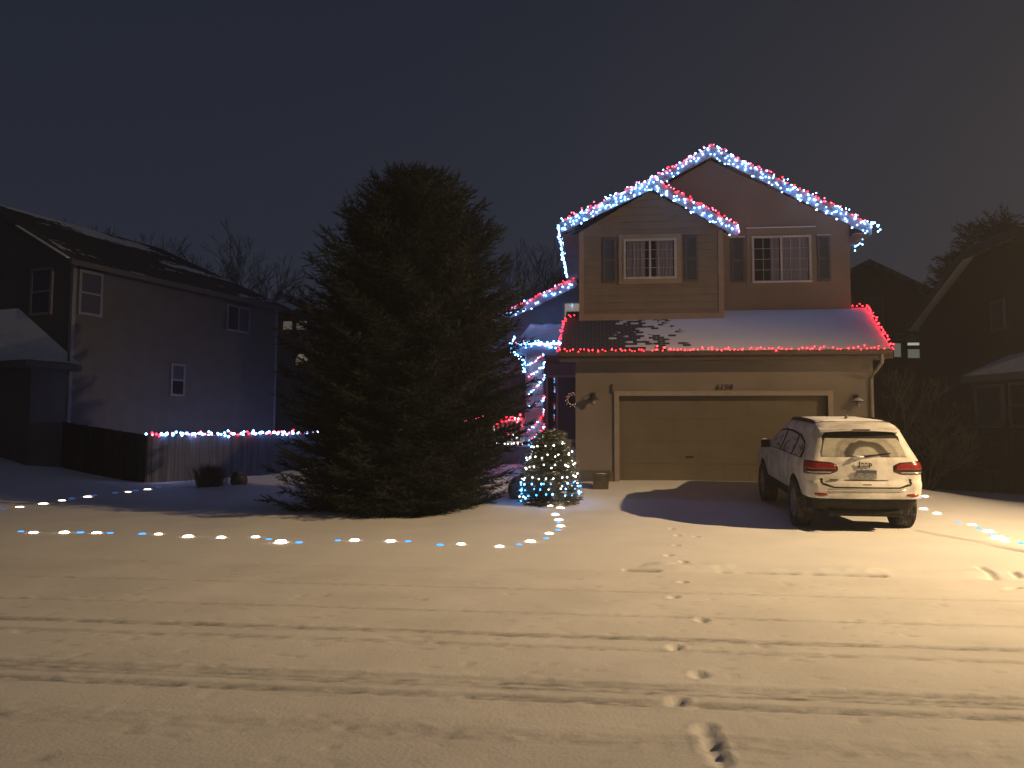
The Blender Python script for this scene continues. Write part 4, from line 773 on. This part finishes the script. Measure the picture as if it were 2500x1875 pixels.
# house behind, between the left neighbour and the spruce
bh = empty('rear_house', (-17, 44, 2), 0, 'distant house behind the left fence showing two lit panes and an arched window', 'house')
g = MB(); g.box(-19.5, -10, 44, 52, 1, 8.9); g.build('wall', 'nbr_wall', bh)
g = MB(); g.prism([(-20.2, 43.5, 8.9), (-9.5, 43.5, 8.9), (-9.5, 48, 10.5), (-20.2, 48, 10.5)], (0, 0, .14)); g.prism([(-20.2, 48.01, 10.5), (-9.5, 48.01, 10.5), (-9.5, 52.5, 8.9), (-20.2, 52.5, 8.9)], (0, 0, .14)); g.build('roof', 'snow_cap', bh)
g = MB(); g.box(-20.25, -9.45, 43.46, 43.49, 8.6, 9.02); g.build('fascia', 'metal_dark', bh)
for x0, x1 in ((-18.62, -17.93), (-17.80, -17.02)):
    window(bh, wmat((x0, 44, 7.88)), x1-x0, .62, mull=False, fw=.06, fr='metal_dark', back='win_warm')
g = MB(); n = 14; g.prism([(-17.37+.36*math.cos(math.pi*k/n), 43.97, 6.05+.46*math.sin(math.pi*k/n)) for k in range(n+1)]+[(-17.73, 43.97, 5.85), (-17.01, 43.97, 5.85)], (0, .03, 0)); g.build('arched_window', 'win_warm', bh)
# ---------------------------------------------------------------- right neighbour (side wall faces the main house)
rn = empty('brick_house', (13.5, 28, .2), 0, 'dark brick house at the right edge with snowy bay roof and pale framed windows', 'house')
prof = [(34.0, -.5), (34.0, 6.25), (29.1, 8.1), (25.6, 8.02), (20.0, 6.0), (20.0, -.5)]
g = MB(); g.prism([(13.5, a, b) for a, b in prof], (9, 0, 0)); g.build('wall', 'brick', rn)
g = MB(); rp = [(34.6, 6.35), (29.1, 8.36), (25.4, 8.26), (19.5, 6.2)]
g.prism([(13.1, a, b) for a, b in rp]+[(13.1, a, b-.16) for a, b in rp[::-1]], (9.8, 0, 0)); g.build('roof', 'snow_cap', rn)
g = MB(); g.prism([(13.06, a, b-.02) for a, b in rp]+[(13.06, a, b-.34) for a, b in rp[::-1]], (.035, 0, 0)); g.build('rake_board', 'nbr_wall', rn)
window(rn, wmat((13.5, 28.0, 5.26), R(-90)), .90, 1.02, fr='nbr_trim', pane='nbr_glass_dk', back='nbr_glass_dk', mull=False, hung=True, fw=.08)
# angled bay: outer corner at 12.4
Pa, Pb, Pc, Pd = (13.5, 29.0), (12.5, 27.6), (13.5, 24.9), (13.5, 27.0)
g = MB(); g.prism([(Pa[0], Pa[1], .0), (Pb[0], Pb[1], .0), (Pc[0]+.2, Pc[1]-.2, .0), (13.6, 29, .0)], (0, 0, 3.45)); g.build('bay_wall', 'brick', rn)
dv = Vector((Pc[0]-Pb[0], Pc[1]-Pb[1], 0)); az = math.atan2(dv.y, dv.x); WB = Matrix.Translation((Pb[0], Pb[1], 0)) @ Matrix.Rotation(az, 4, 'Z')
window(rn, WB @ Matrix.Translation((.22, -.0, 1.95)), 1.15, 1.42, fr='nbr_trim', pane='nbr_glass_dk', back='nbr_glass_dk', mull=False, fw=.14)
window(rn, WB @ Matrix.Translation((1.55, -.0, 1.95)), 1.15, 1.42, fr='nbr_trim', pane='nbr_glass_dk', back='nbr_glass_dk', mull=False, hung=True, fw=.10)
g = MB(); g.prism([(13.5, 29.3, 3.46), (12.25, 27.65, 3.46), (13.5, 24.2, 3.46), (14, 24.2, 3.46)], (0, 0, .22)); g.build('bay_fascia', 'nbr_trim', rn)
g = MB(); g.add([(13.49, 29.35, 3.69), (12.2, 27.65, 3.69), (13.49, 24.15, 3.69), (13.49, 24.6, 4.35), (13.49, 27.0, 4.35)], [(0, 1, 4), (1, 2, 3, 4), (0, 4, 3, 2)]); g.build('bay_roof_snow', 'snow_cap', rn)
# dark house behind between garage and brick house
dh = empty('brick_house', (14, 42, .5), 0, 'almost black brick house behind the garage with lit porch windows', 'house')
g = MB(); g.prism([(10.8, 42, 0), (19.5, 42, 0), (19.5, 42, 7.8), (14.08, 42, 10.6), (10.8, 42, 8.9)], (0, 8, 0)); g.build('wall', 'brick_dk', dh)
M['droof'] = noisy('far_roof', (.05, .045, .05), (.16, .15, .17), 3, .9, 0)
for a, b in (((10.0, 8.75), (14.08, 10.92)), ((14.08, 10.92), (20.2, 7.7))):
    g = MB(); g.prism([(a[0], 41.4, a[1]), (b[0], 41.4, b[1]), (b[0], 41.4, b[1]-.25), (a[0], 41.4, a[1]-.25)], (0, 9, 0)); g.build('roof_slope', 'droof', dh)
window(dh, wmat((13.95, 42, 7.5)), .95, 1.5, fr='nbr_wall', pane='nbr_glass', back='nbr_glass', mull=False, fw=.08, hung=True)
g = MB(); g.box(14.6, 17.6, 40.6, 41.99, 6.65, 6.9); g.build('porch_roof', 'droof', dh)
for x0, x1, z0, z1, mt_ in ((15.30, 15.74, 5.80, 6.60, 'win_yard2'), (15.98, 16.66, 5.74, 6.28, 'win_yard2'), (15.98, 16.66, 6.40, 6.62, 'win_yard'), (16.82, 16.97, 6.42, 6.62, 'win_yard')):
    window(dh, wmat((x0, 41.98, z0)), x1-x0, z1-z0, fr='nbr_wall', back=mt_, mull=False, fw=.04)
ys = empty('evergreen_shrub', (17.2, 38, .5), 0, 'dark upright evergreen in front of the lit porch behind the garage', 'shrub')
conifer('crown', ys, (16.3, 36, .6), 5.3, lambda h, az: float(np.interp(h, [0, .6, .9, 1], [1.0, .8, .45, .2])), 90, 'spruce_far', shoot_len=.4, spacing=.25, needles_n=18, nl=.16, nw=.03, seed=19)
# chimney pipe on the roof line behind the wing
ch = MB(); ch.tube([(-7.0, 44, 3), (-7.0, 44, 10.05)], .11, 10); ch.lathe([(.2, 0), (.2, .22), (.05, .32)], (-7.0, 44, 10.0), 12); tag(ch.build('chimney_pipe', 'metal_dark'), 'thin dark chimney pipe standing against the sky right of the spruce', 'chimney')
# ---------------------------------------------------------------- parked car (local: y forward, x right, z up, origin on the ground between the wheels)
cz0 = (height(3.45, 13.94)+height(5.2, 13.94))/2; cz1 = (height(3.5, 16.85)+height(5.2, 16.85))/2
CYAW = -.028; cx, cy = 4.34, 15.40
pit = math.atan2(cz1-cz0, 2.9)
CW = Matrix.Translation((cx, cy, (cz0+cz1)/2+.045)) @ Matrix.Rotation(CYAW, 4, 'Z') @ Matrix.Rotation(pit, 4, 'X')
car = empty('parked_car', (0, 0, 0), 0, 'white snow dusted sport utility car parked nose in on the snowy driveway', 'car'); car.matrix_world = CW; WM[car.name] = CW.copy()
car.location = CW.to_translation(); car.rotation_euler = CW.to_euler()
ZR = [.30, .40, .46, .52, .60, .72, .775, .80, .86, 1.00, 1.12, 1.18, 1.30, 1.52, 1.60, 1.66, 1.70, 1.725, 1.735]
YRr = [-2.24, -2.34, -2.39, -2.41, -2.42, -2.41, -2.395, -2.355, -2.345, -2.335, -2.315, -2.285, -2.21, -2.045, -1.975, -1.90, -1.80, -1.60, -1.35]
YFf = [2.20, 2.28, 2.34, 2.38, 2.42, 2.41, 2.40, 2.39, 2.36, 2.22, 1.32, 1.16, .96, .52, .38, .24, .08, -.15, -.4]
WWi = [.82, .85, .865, .885, .903, .918, .922, .924, .925, .918, .888, .858, .80, .715, .685, .64, .575, .46, .32]
ZR = [z_*1.02 for z_ in ZR]
def prof_(z): return float(np.interp(z, ZR, YRr)), float(np.interp(z, ZR, YFf)), float(np.interp(z, ZR, WWi))
def sidex(y, w_):
    return w_*(1-.05*max(0, (y-1.1)/1.3)**2-.045*max(0, (-y-1.5)/.9)**2)
def outline(z, inset=0):
    yr, yf, w_ = prof_(z); w_ -= inset; yr += inset; yf -= inset; rc = min(.20, w_*.4); P = []
    wr_ = sidex(yr+rc, w_); cy_ = .075
    for k in range(14): x = (wr_-rc)*k/14; P.append((x, yr+cy_*(x/w_)**2))
    yb = yr+cy_*((wr_-rc)/w_)**2
    for k in range(10): a = -math.pi/2+math.pi/2*k/10; P.append((wr_-rc+rc*math.cos(a), yb+rc+rc*math.sin(a)))
    y0, y1 = yb+rc, yf-rc*1.2
    for k in range(46): y = y0+(y1-y0)*k/46; P.append((sidex(y, w_)*(wr_/sidex(y0, w_) if k < 1 else 1), y))
    wf = sidex(y1, w_); 
    for k in range(10): a = math.pi/2*k/10; P.append((wf-rc+rc*math.cos(a), y1+rc*1.2*math.sin(a)))
    for k in range(9): x = (wf-rc)*(1-k/8); P.append((x, yf+.0-.10*(x/w_)**2*0))
    return P
def rsurf(s, z, off):
    """point on the tail surface at arc length s from the centre line (sign = side), pushed out by off"""
    P = outline(z); sg = 1 if s >= 0 else -1; s = abs(s); acc = 0
    for i in range(len(P)-1):
        d = math.hypot(P[i+1][0]-P[i][0], P[i+1][1]-P[i][1])
        if acc+d >= s:
            t = (s-acc)/max(d, 1e-9); x = P[i][0]+(P[i+1][0]-P[i][0])*t; y = P[i][1]+(P[i+1][1]-P[i][1])*t; nx_, ny_ = (P[i+1][1]-P[i][1])/d, -(P[i+1][0]-P[i][0])/d; return (sg*(x+nx_*off), y+ny_*off, z)
        acc += d
def rpatch(name, mt, s0, s1, f0, f1, off, parent, n=24, m_=8, both=False, thick=.0):
    """patch on the tail from arc s0..s1; f0(s), f1(s) give its lower and upper edge"""
    g = MB(); g.grid([[rsurf(s0+(s1-s0)*k/n, f0(s0+(s1-s0)*k/n)+(f1(s0+(s1-s0)*k/n)-f0(s0+(s1-s0)*k/n))*j/m_, off*(1 if 0 < j < m_ and 0 < k < n else .1)) for k in range(n+1)] for j in range(m_+1)])
    return g.build(name, mt, parent, CW, smooth=True, normals=False)
def spt(y, z, off, sg): 
    P = prof_(z); return (sg*(sidex(y, P[2])+off), y, z+off*.4)
M['car'] = noisy('car_paint_white_dusty', (.38, .37, .355), (.62, .61, .60), 4, .6, .25, 30, spec=.4, lo=.3, hi=.6)
M['car_dark'] = noisy('car_black_trim', (.010, .010, .010), (.022, .021, .020), 12, .8, .2, spec=.15)
M['lens_red'] = noisy('tail_lens_red', (.16, .008, .008), (.24, .02, .018), 8, .25, .05, spec=.5)
M['lens_dark'] = mat('tail_lens_dark', (.035, .012, .012), .3)
M['chrome'] = mat('chrome_strip', (.62, .60, .57), .25, .7)
M['tyre'] = noisy('tyre_rubber_snowy', (.022, .021, .02), (.12, .12, .12), 14, .9, .5, 30, lo=.45, hi=.75)
M['rim'] = mat('alloy_rim', (.28, .28, .29), .35, .8)
def frosted(name, arc):
    m = mat(name, (.4, .4, .4), .45, spec=.4); b = m.node_tree.nodes['Principled BSDF']; tcn = N(m, 'ShaderNodeTexCoord')
    n = N(m, 'ShaderNodeTexNoise', Scale=5.0, Detail=7.0); mp = N(m, 'ShaderNodeMapping'); mp.inputs['Scale'].default_value = (1, .8, 1.6); L(m, tcn.outputs['Object'], mp.inputs[0]); L(m, mp.outputs[0], n.inputs['Vector'])
    c = N(m, 'ShaderNodeValToRGB'); c.color_ramp.elements[0].position = .30 if arc else .34; c.color_ramp.elements[1].position = .55 if arc else .50
    c.color_ramp.elements[0].color = (.20, .20, .19, 1) if arc else (.05, .05, .06, 1); c.color_ramp.elements[1].color = (.36, .35, .32, 1) if arc else (.42, .42, .44, 1)
    L(m, n.outputs[0], c.inputs[0])
    if not arc: L(m, c.outputs[0], b.inputs['Base Color']); return m
    sp_ = N(m, 'ShaderNodeSeparateXYZ'); L(m, tcn.outputs['Object'], sp_.inputs[0])
    a1 = N(m, 'ShaderNodeMath', operation='SUBTRACT'); a1.inputs[1].default_value = .03; L(m, sp_.outputs['X'], a1.inputs[0])
    a2 = N(m, 'ShaderNodeMath', operation='SUBTRACT'); a2.inputs[1].default_value = 1.20; L(m, sp_.outputs['Z'], a2.inputs[0])
    a3 = N(m, 'ShaderNodeMath', operation='MULTIPLY'); a3.inputs[1].default_value = 1.35; L(m, a2.outputs[0], a3.inputs[0])
    cb = N(m, 'ShaderNodeCombineXYZ'); L(m, a1.outputs[0], cb.inputs[0]); L(m, a3.outputs[0], cb.inputs[1]); ln_ = N(m, 'ShaderNodeVectorMath', operation='LENGTH'); L(m, cb.outputs[0], ln_.inputs[0])
    n2 = N(m, 'ShaderNodeTexNoise', Scale=7.0, Detail=4.0); L(m, tcn.outputs['Object'], n2.inputs['Vector']); ad = N(m, 'ShaderNodeMath', operation='MULTIPLY_ADD'); ad.inputs[1].default_value = .10; L(m, n2.outputs[0], ad.inputs[0]); L(m, ln_.outputs['Value'], ad.inputs[2])
    r2 = N(m, 'ShaderNodeValToRGB'); el = r2.color_ramp.elements; el[0].position = .25; el[0].color = (0, 0, 0, 1); el[1].position = .28; el[1].color = (.85, .85, .85, 1)
    for ps, v in ((.38, .95), (.42, .1), (.455, .35), (.47, .1), (.49, .40), (.53, .35), (.56, 0)): e2 = el.new(ps); e2.color = (v, v, v, 1)
    L(m, ad.outputs[0], r2.inputs[0])
    xx = N(m, 'ShaderNodeMix', data_type='RGBA'); xx.inputs['B'].default_value = (.025, .022, .018, 1); L(m, r2.outputs[0], xx.inputs['Factor']); L(m, c.outputs[0], xx.inputs['A']); L(m, xx.outputs['Result'], b.inputs['Base Color']); return m
M['rear_glass'] = frosted('rear_glass_frosted', True); M['side_glass'] = frosted('side_glass_frosted', False)
M['plate'] = noisy('plate_blue_white', (.10, .11, .12), (.26, .26, .25), 26, .6, 0); M['plate_blue'] = mat('plate_blue_band', (.05, .06, .13), .6)
def loft(z0, z1, inset, n, cap_top=None):
    g = MB(); rows = []
    for k in range(n+1):
        z = z0+(z1-z0)*k/n; P = outline(z, inset); full = [(x, y, z) for x, y in P]+[(-x, y, z) for x, y in P[1:-1][::-1]]; rows.append(full)
    c = len(rows[0])
    for i, rw in enumerate(rows): g.v += rw
    for i in range(n):
        for j in range(c): g.f.append((i*c+j, i*c+(j+1) % c, (i+1)*c+(j+1) % c, (i+1)*c+j))
    b = len(g.v); zt = z1+(cap_top or 0); g.v.append((0, rows[-1][0][1]*.5+rows[-1][len(outline(z1))-1][1]*.5, zt)); g.v.append((0, 0, z0))
    for j in range(c): g.f.append((n*c+j, n*c+(j+1) % c, b)); g.f.append(((j+1) % c, j, b+1))
    return g
def boolcut(mb, mt, name, smooth=True):
    me = mb.mesh(name, mt, smooth); me.materials.append(M['car_dark']); bm = bmesh.new(); bm.from_mesh(me); bmesh.ops.remove_doubles(bm, verts=bm.verts, dist=1e-5); bmesh.ops.recalc_face_normals(bm, faces=bm.faces); bm.to_mesh(me); bm.free()
    ob = bpy.data.objects.new('tmp', me); COL.objects.link(ob); cut = MB()
    for ax in (-1.46, 1.455):
        for sg in (-1, 1):
            n = 40; rr = .445; cut.prism([(sg*.60, ax+rr*math.cos(2*math.pi*k/n), .40+rr*math.sin(2*math.pi*k/n)) for k in range(n)], (sg*.6, 0, 0))
    cm = cut.mesh('cut', mt); cm.materials.append(M['car_dark']); cm.polygons.foreach_set('material_index', [1]*len(cm.polygons)); b2 = bmesh.new(); b2.from_mesh(cm); bmesh.ops.recalc_face_normals(b2, faces=b2.faces); b2.to_mesh(cm); b2.free()
    co = bpy.data.objects.new('tmpc', cm); COL.objects.link(co); md = ob.modifiers.new('b', 'BOOLEAN'); md.operation = 'DIFFERENCE'; md.object = co; md.solver = 'EXACT'
    dg = bpy.context.evaluated_depsgraph_get(); out = bpy.data.meshes.new_from_object(ob.evaluated_get(dg)); bpy.data.objects.remove(ob); bpy.data.objects.remove(co); out.name = name
    return link(name, out, car, CW)
bod = boolcut(loft(.545, 1.769, 0, 60, .006), 'car', 'body')
boolcut(loft(.34, .544, .035, 8), 'car_dark', 'lower_cladding')
g = MB(); g.box(-.60, .60, -2.1, 2.1,   .26, .46); g.tube([(-.7, -1.46, .38), (.7, -1.46, .38)], .05, 8); g.tube([(-.55, -2.22, .30), (.55, -2.22, .30)], .06, 8); g.build('underbody', 'car_dark', car, CW)
# wheels
def wheel(x, y, sg):
    WW_ = CW @ Matrix.Translation((0, 0, -.055)); t = MB(); w_ = .135; r_ = .400; pr = [(.25, -w_*.8), (.30, -w_*.98), (.365, -w_), (.390, -w_*.86)]
    for k in range(5): a = -w_*.78+k*w_*.39; pr += [(r_, a-.018), (r_, a+.012), (r_-.012, a+.016), (r_-.012, a+.022)]
    pr += [(.390, w_*.86), (.365, w_), (.30, w_*.98), (.25, w_*.8)]; t.lathe(pr, (x, y, r_), 48, 'x')
    for k in range(48):
        a = 2*math.pi*k/48
        for s2 in (-1, 1): p = Vector((x+s2*w_*.84, y+(r_-.004)*math.cos(a), r_+(r_-.004)*math.sin(a))); q = Vector((x+s2*w_*.55, y+(r_+.001)*math.cos(a+.04), r_+(r_+.001)*math.sin(a+.04))); t.bar(p, q, .022, .010, (0, math.cos(a), math.sin(a)))
    ty = t.build('wheel', 'tyre', car, WW_)
    g = MB(); ox = x+sg*w_*.72; g.lathe([(.245, -.015), (.25, .02), (.235, .02), (.23, -.005)], (ox, y, r_), 40, 'x')
    for k in range(7): a = 2*math.pi*k/7; g.bar((ox+sg*.015, y, r_), (ox+sg*.01, y+.235*math.cos(a), r_+.235*math.sin(a)), .055, .02, (1, 0, 0))
    g.lathe([(.055, -.01), (.05, .03)] if sg > 0 else [(.05, -.03), (.055, .01)], (ox, y, r_), 16, 'x'); g.build('rim', 'rim', ty, WW_)
    g = MB(); g.lathe([(.22, -.02), (.22, .0)], (x, y, r_), 24, 'x'); g.build('brake_disc', 'car_dark', ty, WW_)
for x, y, sg in ((-.815, -1.46, -1), (.815, -1.46, 1), (-.815, 1.455, -1), (.815, 1.455, 1)): wheel(x, y, sg)
# side windows: dark surround and frosted panes
def spatch(name, mt, y0, y1, zb, ztf, off, sg, parent, n=30, m_=8):
    g = MB(); g.grid([[spt(y0+(y1-y0)*k/n, zb(y0+(y1-y0)*k/n)+(ztf(y0+(y1-y0)*k/n)-zb(y0+(y1-y0)*k/n))*j/m_, off, sg) for k in range(n+1)] for j in range(m_+1)]); return g.build(name, mt, parent, CW, smooth=True, normals=False)
def wtop(y): return float(np.interp(y, [-1.86, -1.70, -1.25, -.6, .0, .42, .75, 1.08], [1.24, 1.40, 1.505, 1.545, 1.545, 1.50, 1.36, 1.165]))
for sg in (-1, 1):
    spatch('window_surround', 'car_dark', -1.86, 1.08, lambda y: 1.145, lambda y: wtop(y)+.0, .006, sg, car)
    for (a, b) in ((-1.76, -1.20), (-1.10, -.22), (-.12, .98)): spatch('side_window', 'side_glass', a, b, lambda y: 1.155, lambda y: wtop(y)-.035, .011, sg, car)
    g = MB(); pts = [(sg*(.64-.01*k*0), -1.55+k*.32, 1.725+.02*math.sin(k/6*math.pi)) for k in range(7)]; g.tube([(sg*.60, -1.66, 1.69)]+[(sg*.595, y, 1.735+(.01 if -1.2 < y < -.2 else 0)) for y in (-1.45, -1.0, -.5, 0)]+[(sg*.59, .25, 1.69)], [.016, .032, .036, .036, .030, .014], 8); g.build('roof_rail', 'car_dark', car, CW)  # rails thickened so their black takes in the rail shadow
    g = MB(); n = 24; g.grid([[(sg*(.47+.115*j/3), -1.62+1.95*k/n, 1.7385-.004*0+(-.018-.045*(j/3)**1.6)+.004-abs((k/n-.4))**3*.35*(1)) for k in range(n+1)] for j in range(4)]); 
    # door gaps and handles
    for yy in (-.17, .93):
        gg = MB(); gg.grid([[spt(yy+.006*k, .56+(1.13-.56)*j/10, .0025, sg) for k in (-1, 1)] for j in range(11)]); gg.build('door_gap', 'car_dark', car, CW, normals=False)
    for yy in (-.75, .20):
        gg = MB(); gg.tube([spt(yy+.02*k, 1.02, .022, sg) for k in range(9)], .014, 6); gg.build('door_handle', 'car', car, CW)
    # mirrors
    gm = MB(); mxx_ = sg*.99; gm.lathe([(.02, -.09), (.085, -.07), (.10, 0), (.085, .06), (.03, .085)], (mxx_, .86, 1.20), 14, 'x'); mir = gm.build('side_mirror', 'car', car, CW, smooth=True)
    gm = MB(); gm.box(mxx_-.085, mxx_+.085, .745, .762, 1.125, 1.275); gm.build('mirror_glass', 'car_dark', mir, CW, bevel=.006); gm = MB(); gm.bar((sg*.87, .90, 1.13), (sg*.98, .87, 1.16), .06, .04); gm.build('mirror_arm', 'car_dark', mir, CW)
# rear glass, spoiler, lamps
def gz1(s): return 1.525-.02*(s/.6)**2
rpatch('rear_window_shade', 'car_dark', -.60, .60, lambda s: 1.42, lambda s: 1.63-.02*(s/.6)**2-max(0, abs(s)-.50)*.9, .006, car, 40, 12)  # bare glass strip below the spoiler, the spoiler's shadow put into its black
rw = rpatch('rear_glass', 'rear_glass', -.665, .665, lambda s: 1.20+.0*s, lambda s: min(1.535-.03*(s/.5)**2, 1.50-max(0, abs(s)-.57)*3.0), .012, car, 50, 14)
g = MB(); spn = 24; top = []; bot = []
for k in range(spn+1):
    x = -.62+1.24*k/spn; c_ = 1-(abs(x)/.62)**6; top.append([(x, -1.72+.05*(x/.6)**2, 1.742-.08*(x/.62)**2*.6-.012*(1-c_)), (x, -1.95+.06*(x/.6)**2, 1.700-.05*(x/.62)**2), (x, -2.13+.09*(x/.6)**2, 1.655-.035*(x/.62)**2)]); bot.append([(x, -2.13+.09*(x/.6)**2, 1.615-.035*(x/.62)**2), (x, -1.93+.06*(x/.6)**2, 1.625-.04*(x/.62)**2)])
g.grid([[t_[i] for t_ in top] for i in range(3)]+[[b_[i] for b_ in bot] for i in range(2)]); 
n5 = spn+1
for e1 in (0, spn): g.f.append(tuple(e1+n5*i for i in range(5)))
g.build('rear_spoiler', 'car', car, CW, smooth=False)
g = MB(); g.box(-.13, .13, -2.137, -2.10, 1.620, 1.640); g.build('brake_light', 'lens_dark', car, CW)
g = MB(); g.box(-.15, .15, -2.13, -2.115, 1.608, 1.616); g.build('spoiler_lip', 'chrome', car, CW)
lo_ = lambda s: .925+.055*max(0, (.56-abs(s))/.14)**1.4 if abs(s) < .56 else .925
hi_ = lambda s: 1.12-.055*max(0, (.54-abs(s))/.12)**1.4+.0 if abs(s) < .54 else 1.12+.02*min(1, (abs(s)-.54)/.3)
for sg in (-1, 1):
    tl = rpatch('tail_light', 'lens_dark', sg*.42, sg*1.04, lo_, hi_, .012, car, 30, 8)
    rpatch('red_lens', 'lens_red', sg*.45, sg*1.01, lambda s: max(.995, lo_(s)+.012), lambda s: hi_(s)-.014, .021, tl, 30, 6)
    rpatch('clear_lens', 'chrome', sg*.52, sg*.94, lambda s: .948, lambda s: .972, .019, tl, 20, 3)
    g = MB(); rr_ = rpatch('bumper_reflector', 'lens_red', sg*.60, sg*.80, lambda s: .575+.02*abs(abs(s)-.7)/.1, lambda s: .635-.012*abs(abs(s)-.7)/.1, .012, car, 16, 4)
g = MB(); rpatch('chrome_strip', 'chrome', -.58, .58, lambda s: .668, lambda s: .700, .022, car, 30, 3)
rpatch('tailgate_gap', 'car_dark', -.68, .68, lambda s: .712+.05*max(0, abs(s)-.5)/.18, lambda s: .735+.07*max(0, abs(s)-.5)/.18, .006, car, 30, 2)
for sg in (-1, 1): rpatch('tailgate_gap', 'car_dark', sg*.655, sg*.70, lambda s: .78, lambda s: .86, .006, car, 3, 6)
rpatch('recess_edge', 'car_dark', -.34, .34, lambda s: .832, lambda s: .842, .010, car, 12, 6)
g = MB(); g.box(-.155, .155, -2.372, -2.356, .862, 1.0); lp = g.build('license_plate', 'plate', car, CW); g = MB(); g.box(-.152, .152, -2.375, -2.3725, .955, .997); g.build('plate_band', 'plate_blue', lp, CW)
g = MB(); g.box(-.06, .06, -2.362, -2.335, 1.005, 1.018); g.build('plate_lamp_bar', 'car', car, CW)
text3d('Jeep', .105, .005, 'car_dark', 'emblem', car, CW @ Matrix.Translation((-.115, -2.352, 1.062)) @ WX, bold=.0035)
g = MB(); g.box(-.56, -.42, -2.362, -2.335, .835, .847); g.build('badge', 'car_dark', car, CW)
rpatch('badge', 'car_dark', -.07, .07, lambda s: .765, lambda s: .779, .006, car, 4, 2)
# wiper, antenna, snow
g = MB(); g.tube([(.0, -2.31, 1.215), (.05, -2.315, 1.225), (.40, -2.255, 1.265)], [.018, .014, .008], 6); g.lathe([(.03, 0), (.02, .02)], (.0, -2.31, 1.21), 10); g.build('wiper', 'car_dark', car, CW)
g = MB(); g.lathe([(.035, -.0), (.08, .0), (.09, .008), (.05, .018), (.01, .02)], (-.10, -2.30, 1.205), 12); g.build('snow_lump', 'snow_cap', car, CW, smooth=True)
g = MB(); g.add([(-.018, -1.35, 1.765), (.018, -1.35, 1.765), (.018, -1.12, 1.765), (-.018, -1.12, 1.765), (0, -1.36, 1.845), (0, -1.30, 1.84)], [(0, 1, 2, 3), (0, 4, 1), (0, 3, 5, 4), (1, 4, 5, 2), (2, 5, 3)]); g.build('antenna', 'car', car, CW)
def roofz(x, y):
    lo__, hi__ = 1.52, 1.7685
    for _ in range(22):
        mid = (lo__+hi__)/2; a, b, w_ = prof_(mid)
        if a < y < b and abs(x) < sidex(y, w_): lo__ = mid
        else: hi__ = mid
    return lo__
g = MB(); nI, nJ = 36, 60; g.grid([[(x, y, roofz(x, y)+.003+.010*max(0, 1-(abs(x)/.60)**4)*(1-abs((y+.7)/.98)**6)+.004*float(vnoise(np.array([x*9]), np.array([y*9]), 3)[0])*(abs(x) < .54)) for x in [-.60+1.2*i/nI for i in range(nI+1)]] for y in [-1.68+1.95*j/nJ for j in range(nJ+1)]]); g.build('roof_snow', 'snow_cap', car, CW, smooth=True, normals=False)

# ---------------------------------------------------------------- thin snowy night air
g = MB(); g.box(-70, 70, -20, 70, -2.2, 16); hz = g.build('haze', 'snow_cap'); tag(hz, kind='stuff')
hm = bpy.data.materials.new('haze_air'); hm.use_nodes = True; hm.node_tree.nodes.clear(); ho = N(hm, 'ShaderNodeOutputMaterial'); hv = N(hm, 'ShaderNodeVolumePrincipled')
hv.inputs['Color'].default_value = (.9, .92, .95, 1); hv.inputs['Density'].default_value = .0028; hv.inputs['Anisotropy'].default_value = .35; L(hm, hv.outputs[0], ho.inputs['Volume']); hz.data.materials.clear(); hz.data.materials.append(hm)
